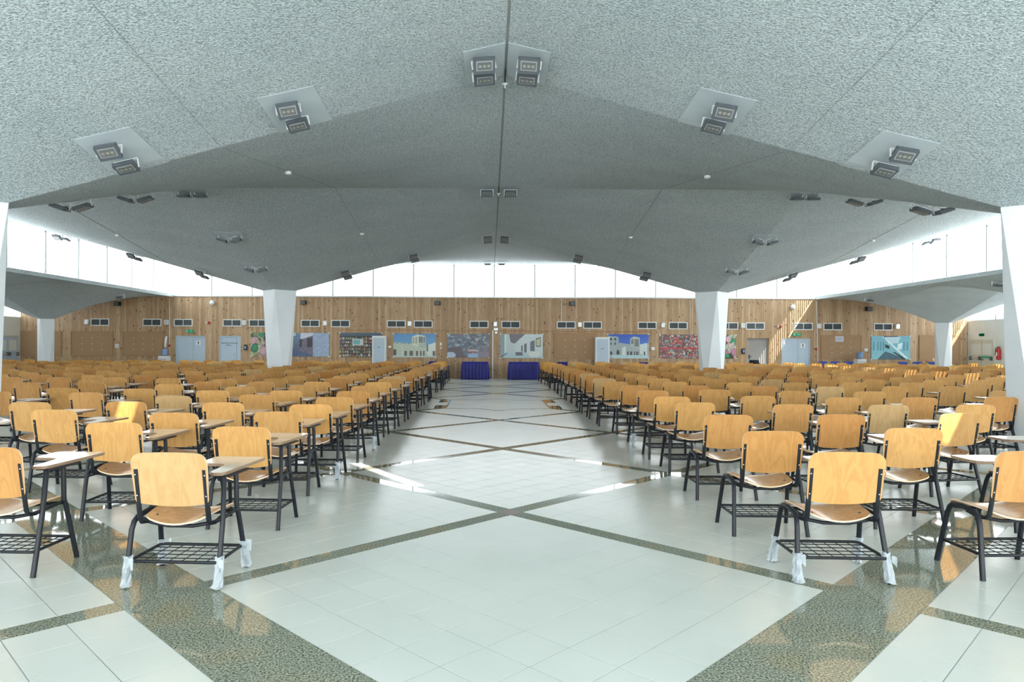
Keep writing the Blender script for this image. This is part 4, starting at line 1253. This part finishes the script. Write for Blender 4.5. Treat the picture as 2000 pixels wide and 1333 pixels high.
def wrap_mesh(x, y, seed, lean):
    rg = random.Random(seed); b = MB(); n_ = 12; vs = []
    hs = [.0 + .012, .03, .06, .09, .12, .145, .17, .19]
    for i, z_ in enumerate(hs):
        t_ = z_ / .4
        for k in range(n_):
            a = 2 * math.pi * k / n_; rr = .019 + .010 * rg.random() + (.012 if i in (0, 7) else 0) * rg.random() + .012 * (1 - i / 7) * rg.random()
            vs.append((x + lean[0] * t_ + rr * math.cos(a), y + lean[1] * t_ + rr * math.sin(a), z_ + rg.uniform(-.006, .006)))
    b.add(vs, [(i * n_ + k, i * n_ + (k + 1) % n_, (i + 1) * n_ + (k + 1) % n_, (i + 1) * n_ + k) for i in range(len(hs) - 1) for k in range(n_)], M['wrap'])
    vs2 = []
    for i in range(4):     # loose flap
        vs2 += [(x + lean[0] * .45 + .012 + .011 * i, y + rg.uniform(-.015, .015), .178 + rg.uniform(-.012, .008)), (x + lean[0] * .45 + .012 + .010 * i, y + rg.uniform(-.015, .015), .135 - .012 * i + rg.uniform(-.014, .014))]
    b.add(vs2, [(2 * i, 2 * i + 1, 2 * i + 3, 2 * i + 2) for i in range(3)], M['wrap'])
    return b.mesh('plastic_wrap')
WR = {'leg_rear_left': wrap_mesh(-.285, -.21, 1, (.013, .045)), 'leg_front_left': wrap_mesh(-.285, .225, 2, (.023, -.075)),
      'leg_rear_right': wrap_mesh(.285, -.21, 3, (-.015, .11)), 'leg_front_right': wrap_mesh(.29, .225, 4, (-.022, -.085))}

def make_chair(x, y, rz, label, wraps=(), pale=False, detail=True, out=False):
    t = thing('tablet_chair', label, 'chair', (x, y, 0), rz, 'plywood tablet-arm chairs in rows')
    for k in ('leg_rear_left', 'leg_front_left', 'leg_rear_right', 'leg_front_right'):
        o = link('leg', CM[k], t)
        if k in wraps: link('plastic_wrap', WR[k], o)
    link('seat_frame', CM['seat_frame'], t)
    link('back_post', CM['post_l'], t); link('back_post', CM['post_r'], t)
    link('backrest', CM['backrest_pale' if pale else 'backrest'], t)
    link('seat', CM['seat'], t)
    link('writing_tablet', CM['writing_tablet_out' if out else 'writing_tablet'], t)
    if detail:
        link('tablet_bracket', CM['tablet_bracket'], t)
        o = link('book_rack', CM['book_rack'], t); link('rack_wire', CM['rack_wire'], o)
    return t

# measured backrests: centre x, top y in the photo, turn in degrees, pale, wrapped legs
ALLW = ('leg_rear_left', 'leg_front_left', 'leg_rear_right', 'leg_front_right')
meas_l = [(336, 885, -3, 1, ALLW), (476, 834, -3, 0, ()), (544, 804.5, 0, 0, ()), (607, 790.5, 0, 0, ('leg_rear_right',)), (655, 776, 0, 0, ()), (690, 764.5, 1, 0, ('leg_rear_right',)),
          (-23, 874, -2, 0, ()), (228, 825, 0, 0, ()), (330, 809, 0, 0, ()), (437, 786.6, 0, 0, ()), (505, 771, 0, 0, ()), (556, 764, 0, 0, ()),
          (110, 801, -3, 0, ()), (249, 785, -2, 0, ()), (341, 773.5, -2, 1, ()), (416, 763, 0, 0, ()), (470, 755.5, 0, 0, ()), (510, 746, 0, 0, ()),
          (60, 786, 0, 0, ()), (172, 767, -3, 0, ()), (270, 760, 0, 0, ()), (-6, 765, 0, 0, ()), (108, 759.6, 1, 0, ()), (188, 748, 0, 0, ()), (139, 746, 0, 0, ()), (56, 747, 0, 0, ()),
          (334, 750.5, 0, 0, ()), (395, 747, 0, 0, ()), (439, 741, 0, 0, ())]
meas_r = [(1657, 884, -2, 0, ALLW), (1511, 842.5, -1, 0, ()), (1423, 810.6, 0, 0, ()), (1358, 786.5, 0, 0, ()), (1314, 775, 0, 0, ()), (1276.5, 763, 0, 0, ('leg_rear_left',)), (1240, 753, 1, 0, ()),
          (2011, 882, 2, 0, ()), (1784, 836.6, 0, 0, ()), (1642, 810, 1, 0, ()), (1547.5, 790, 2, 0, ()), (1480, 773.7, 3, 0, ()), 
          (1868, 808, 9, 0, ()), (1734, 791, 2, 1, ()), (1904, 790.6, 2, 0, ()), (1796, 776.5, 1, 0, ()), (1953, 776, 3, 0, ())]
def mpos(m_):
    xc, yt = m_[0], m_[1]; D = (CH - .825) * FPX / (yt - hor(xc)); return (xc - PX) * D / FPX + CX, D + .235
cols_xy = [(s * LX, d_) for s in (-1, 1) for d_ in (D1, D2)] + [(s * LCX, LCY) for s in (-1, 1)]
chairs = []
for side, x0, dxs, y0, dy, nc, nr, ms in (('left', -2.14, -1.045, 4.41, 1.15, 18, 22, meas_l), ('right', 2.12, 1.09, 4.54, 1.21, 17, 21, meas_r)):
    slots = {}
    rg = random.Random(11 if side == 'left' else 12)
    for j in range(nc):
        for i in range(nr):
            X = x0 + dxs * j + rg.gauss(0, .035) + (.0025 * i if side == 'right' else 0)
            Yc = y0 + dy * i + rg.gauss(0, .05) + (.10 * math.sin(j * 1.7) if j > 0 else 0)
            if Yc > 29.3: continue
            if any(abs(X - cx_) < .75 and abs(Yc - cy_) < .8 for cx_, cy_ in cols_xy): continue
            if abs(X - 11.0) < .6 and Yc > 28.4: continue
            slots[(i, j)] = [X, Yc, R(rg.gauss(0, 2.2)), rg.random() < .07, tuple(k for k in ALLW if rg.random() < .03) if i > 1 else ()]
    used = set()
    # greedy match of measured chairs to slots
    for m_ in ms:
        X, Yc = mpos(m_)
        cand = sorted(((slots[s_][0] - X) ** 2 + (slots[s_][1] - Yc) ** 2, s_) for s_ in slots if s_ not in used)
        s_ = cand[0][1]; used.add(s_)
        slots[s_] = [X, Yc, R(m_[2]), bool(m_[3]), m_[4]]
    # grid chairs that collide with a measured one are pushed out
    for s_ in list(slots):
        if s_ in used: continue
        X, Yc = slots[s_][:2]
        if any(abs(slots[u][0] - X) < .62 and abs(slots[u][1] - Yc) < .78 for u in used):
            if s_[0] < 8 or any(abs(slots[u][0] - X) < .56 and abs(slots[u][1] - Yc) < .66 for u in used): del slots[s_]
    for it in range(12):      # nothing may stand inside its neighbour
        ks = list(slots)
        for a in range(len(ks)):
            for c in range(a + 1, len(ks)):
                p_, q_ = slots[ks[a]], slots[ks[c]]
                if abs(p_[0] - q_[0]) < .60 and abs(p_[1] - q_[1]) < .84:
                    d_ = (.845 - abs(p_[1] - q_[1])) / 2
                    lo_, hi_ = (p_, q_) if p_[1] < q_[1] else (q_, p_)
                    lo_[1] -= d_ * .4; hi_[1] += d_ * 1.6
    for (i, j), v in slots.items():
        X, Yc = v[:2]
        if Yc > 29.4: continue
        pxs = [topix(X + a, Yc - .2, .8)[0] for a in (-.3, .3)]
        if pxs[1] < -5 or pxs[0] > 2005: continue
        chairs.append((Yc, side, i, j, v))
chairs.sort(key=lambda c: c[0])
for k, (Yc, side, i, j, (X, _, rz, pale, wr)) in enumerate(chairs[:300]):
    what = 'pale plywood' if pale else 'tan plywood'
    seat_w = 'aisle seat' if j == 0 else '%s seat from the aisle' % ord_[j]
    extra = ', plastic-wrapped feet' if wr else ''
    make_chair(X, Yc, rz - (R(1.5) if j < 2 and i > 3 else 0), '%s tablet chair%s, %s block, %s row, %s' % (what, extra, side, ord_[i], seat_w), wr, pale, k < 170, side == 'right')

# the chairs farther back: one field of simpler chairs
def simple_chair():
    b = MB(); F = M['frame']
    for pts in ([(-.285, -.21, 0), (-.27, -.15, .38), (-.262, -.1, .41)], [(-.285, .225, 0), (-.26, .13, .41)], [(-.262, -.1, .41), (-.26, .13, .41)],
                [(.285, -.21, 0), (.24, -.03, .65)], [(.29, .225, 0), (.262, .13, .42), (.25, .13, .65)], [(-.27, -.1, .38), (.27, -.1, .38)], [(-.27, -.19, .155), (.27, -.19, .155)], [(-.27, .185, .155), (.27, .185, .155)]):
        b.tube(pts, .0155, F, 4, cap=False)
    for s in (-1, 1): b.box((s * .21 - .017, -.228, .40), (s * .21 + .017, -.208, .725), F, Matrix.Translation((0, .0, 0)))
    n_ = 6; vs = []
    prof = []
    for i in range(n_ + 1):
        a = -1 + 2 * i / n_; x = a * .235; cut_ = .05 if abs(a) == 1 else 0
        prof.append((x, -.2 - .03 + .03 * (1 - a * a), .495 - .028 * (1 - a * a) + cut_ * .2, .825 - cut_))
    for off in (0, -.012):
        for (x, y, z0, z1) in prof: vs += [(x, y + off + .0, z0), (x, y + off - .045, z1)]
    N = 2 * (n_ + 1)
    fs = [(2 * i, 2 * i + 2, 2 * i + 3, 2 * i + 1) for i in range(n_)] + [(N + 2 * i, N + 2 * i + 1, N + 2 * i + 3, N + 2 * i + 2) for i in range(n_)]
    b.add(vs, fs, 'WOOD'); b.add(vs, [(2 * i + 1, 2 * i + 3, N + 2 * i + 3, N + 2 * i + 1) for i in range(n_)], M['edge'])
    b.add([(-.2, -.18, .43), (0, -.19, .385), (.2, -.18, .43), (.21, .22, .42), (0, .22, .40), (-.21, .22, .42)], [(0, 1, 4, 5), (1, 2, 3, 4)], M['seatw'])
    b.prism([(.16, -.05), (.25, -.05), (.285, .57), (-.07, .57), (-.07, .3), (.12, .26)], .655, .675, M['tab'], M['tabedge'])
    return b
SC = simple_chair()
tones = []
for k, (c0, c1) in enumerate((((222, 168, 92), (200, 143, 68)), ((208, 152, 80), (190, 132, 62)), ((228, 182, 110), (210, 158, 88)), ((206, 170, 116), (192, 152, 98)))):
    tones.append(noise_mat('beech_tone', c0, c1, 3, .42, stretch=(6, 6, 1.2)))
field = MB()
rg = random.Random(5)
for (Yc, side, i, j, (X, _, rz, pale, wr)) in chairs[300:]:
    M4 = Matrix.Translation((X, Yc, 0)) @ Matrix.Rotation(rz, 4, 'Z'); tn = tones[rg.choice((0, 0, 0, 1, 1, 2, 2, 3))]
    o_ = len(field.v); field.v += [tuple(M4 @ Vector(p_)) for p_ in SC.v]
    remap = [field.mat(tn if mm == 'WOOD' else mm) for mm in SC.mats]
    field.f += [[q + o_ for q in f] for f in SC.f]; field.mi += [remap[q] for q in SC.mi]; field.sm += SC.sm
o = field.build('tablet_chair_field', None, kind='stuff', label='far rows of tan plywood tablet chairs before the wood wall', category='chairs')
print('chairs', len(chairs))

scene.cycles.max_bounces = 7
scene.cycles.diffuse_bounces = 4
scene.cycles.glossy_bounces = 3
scene.cycles.transparent_max_bounces = 8
scene.cycles.sample_clamp_indirect = 6
scene.cycles.caustics_reflective = False
scene.cycles.caustics_refractive = False
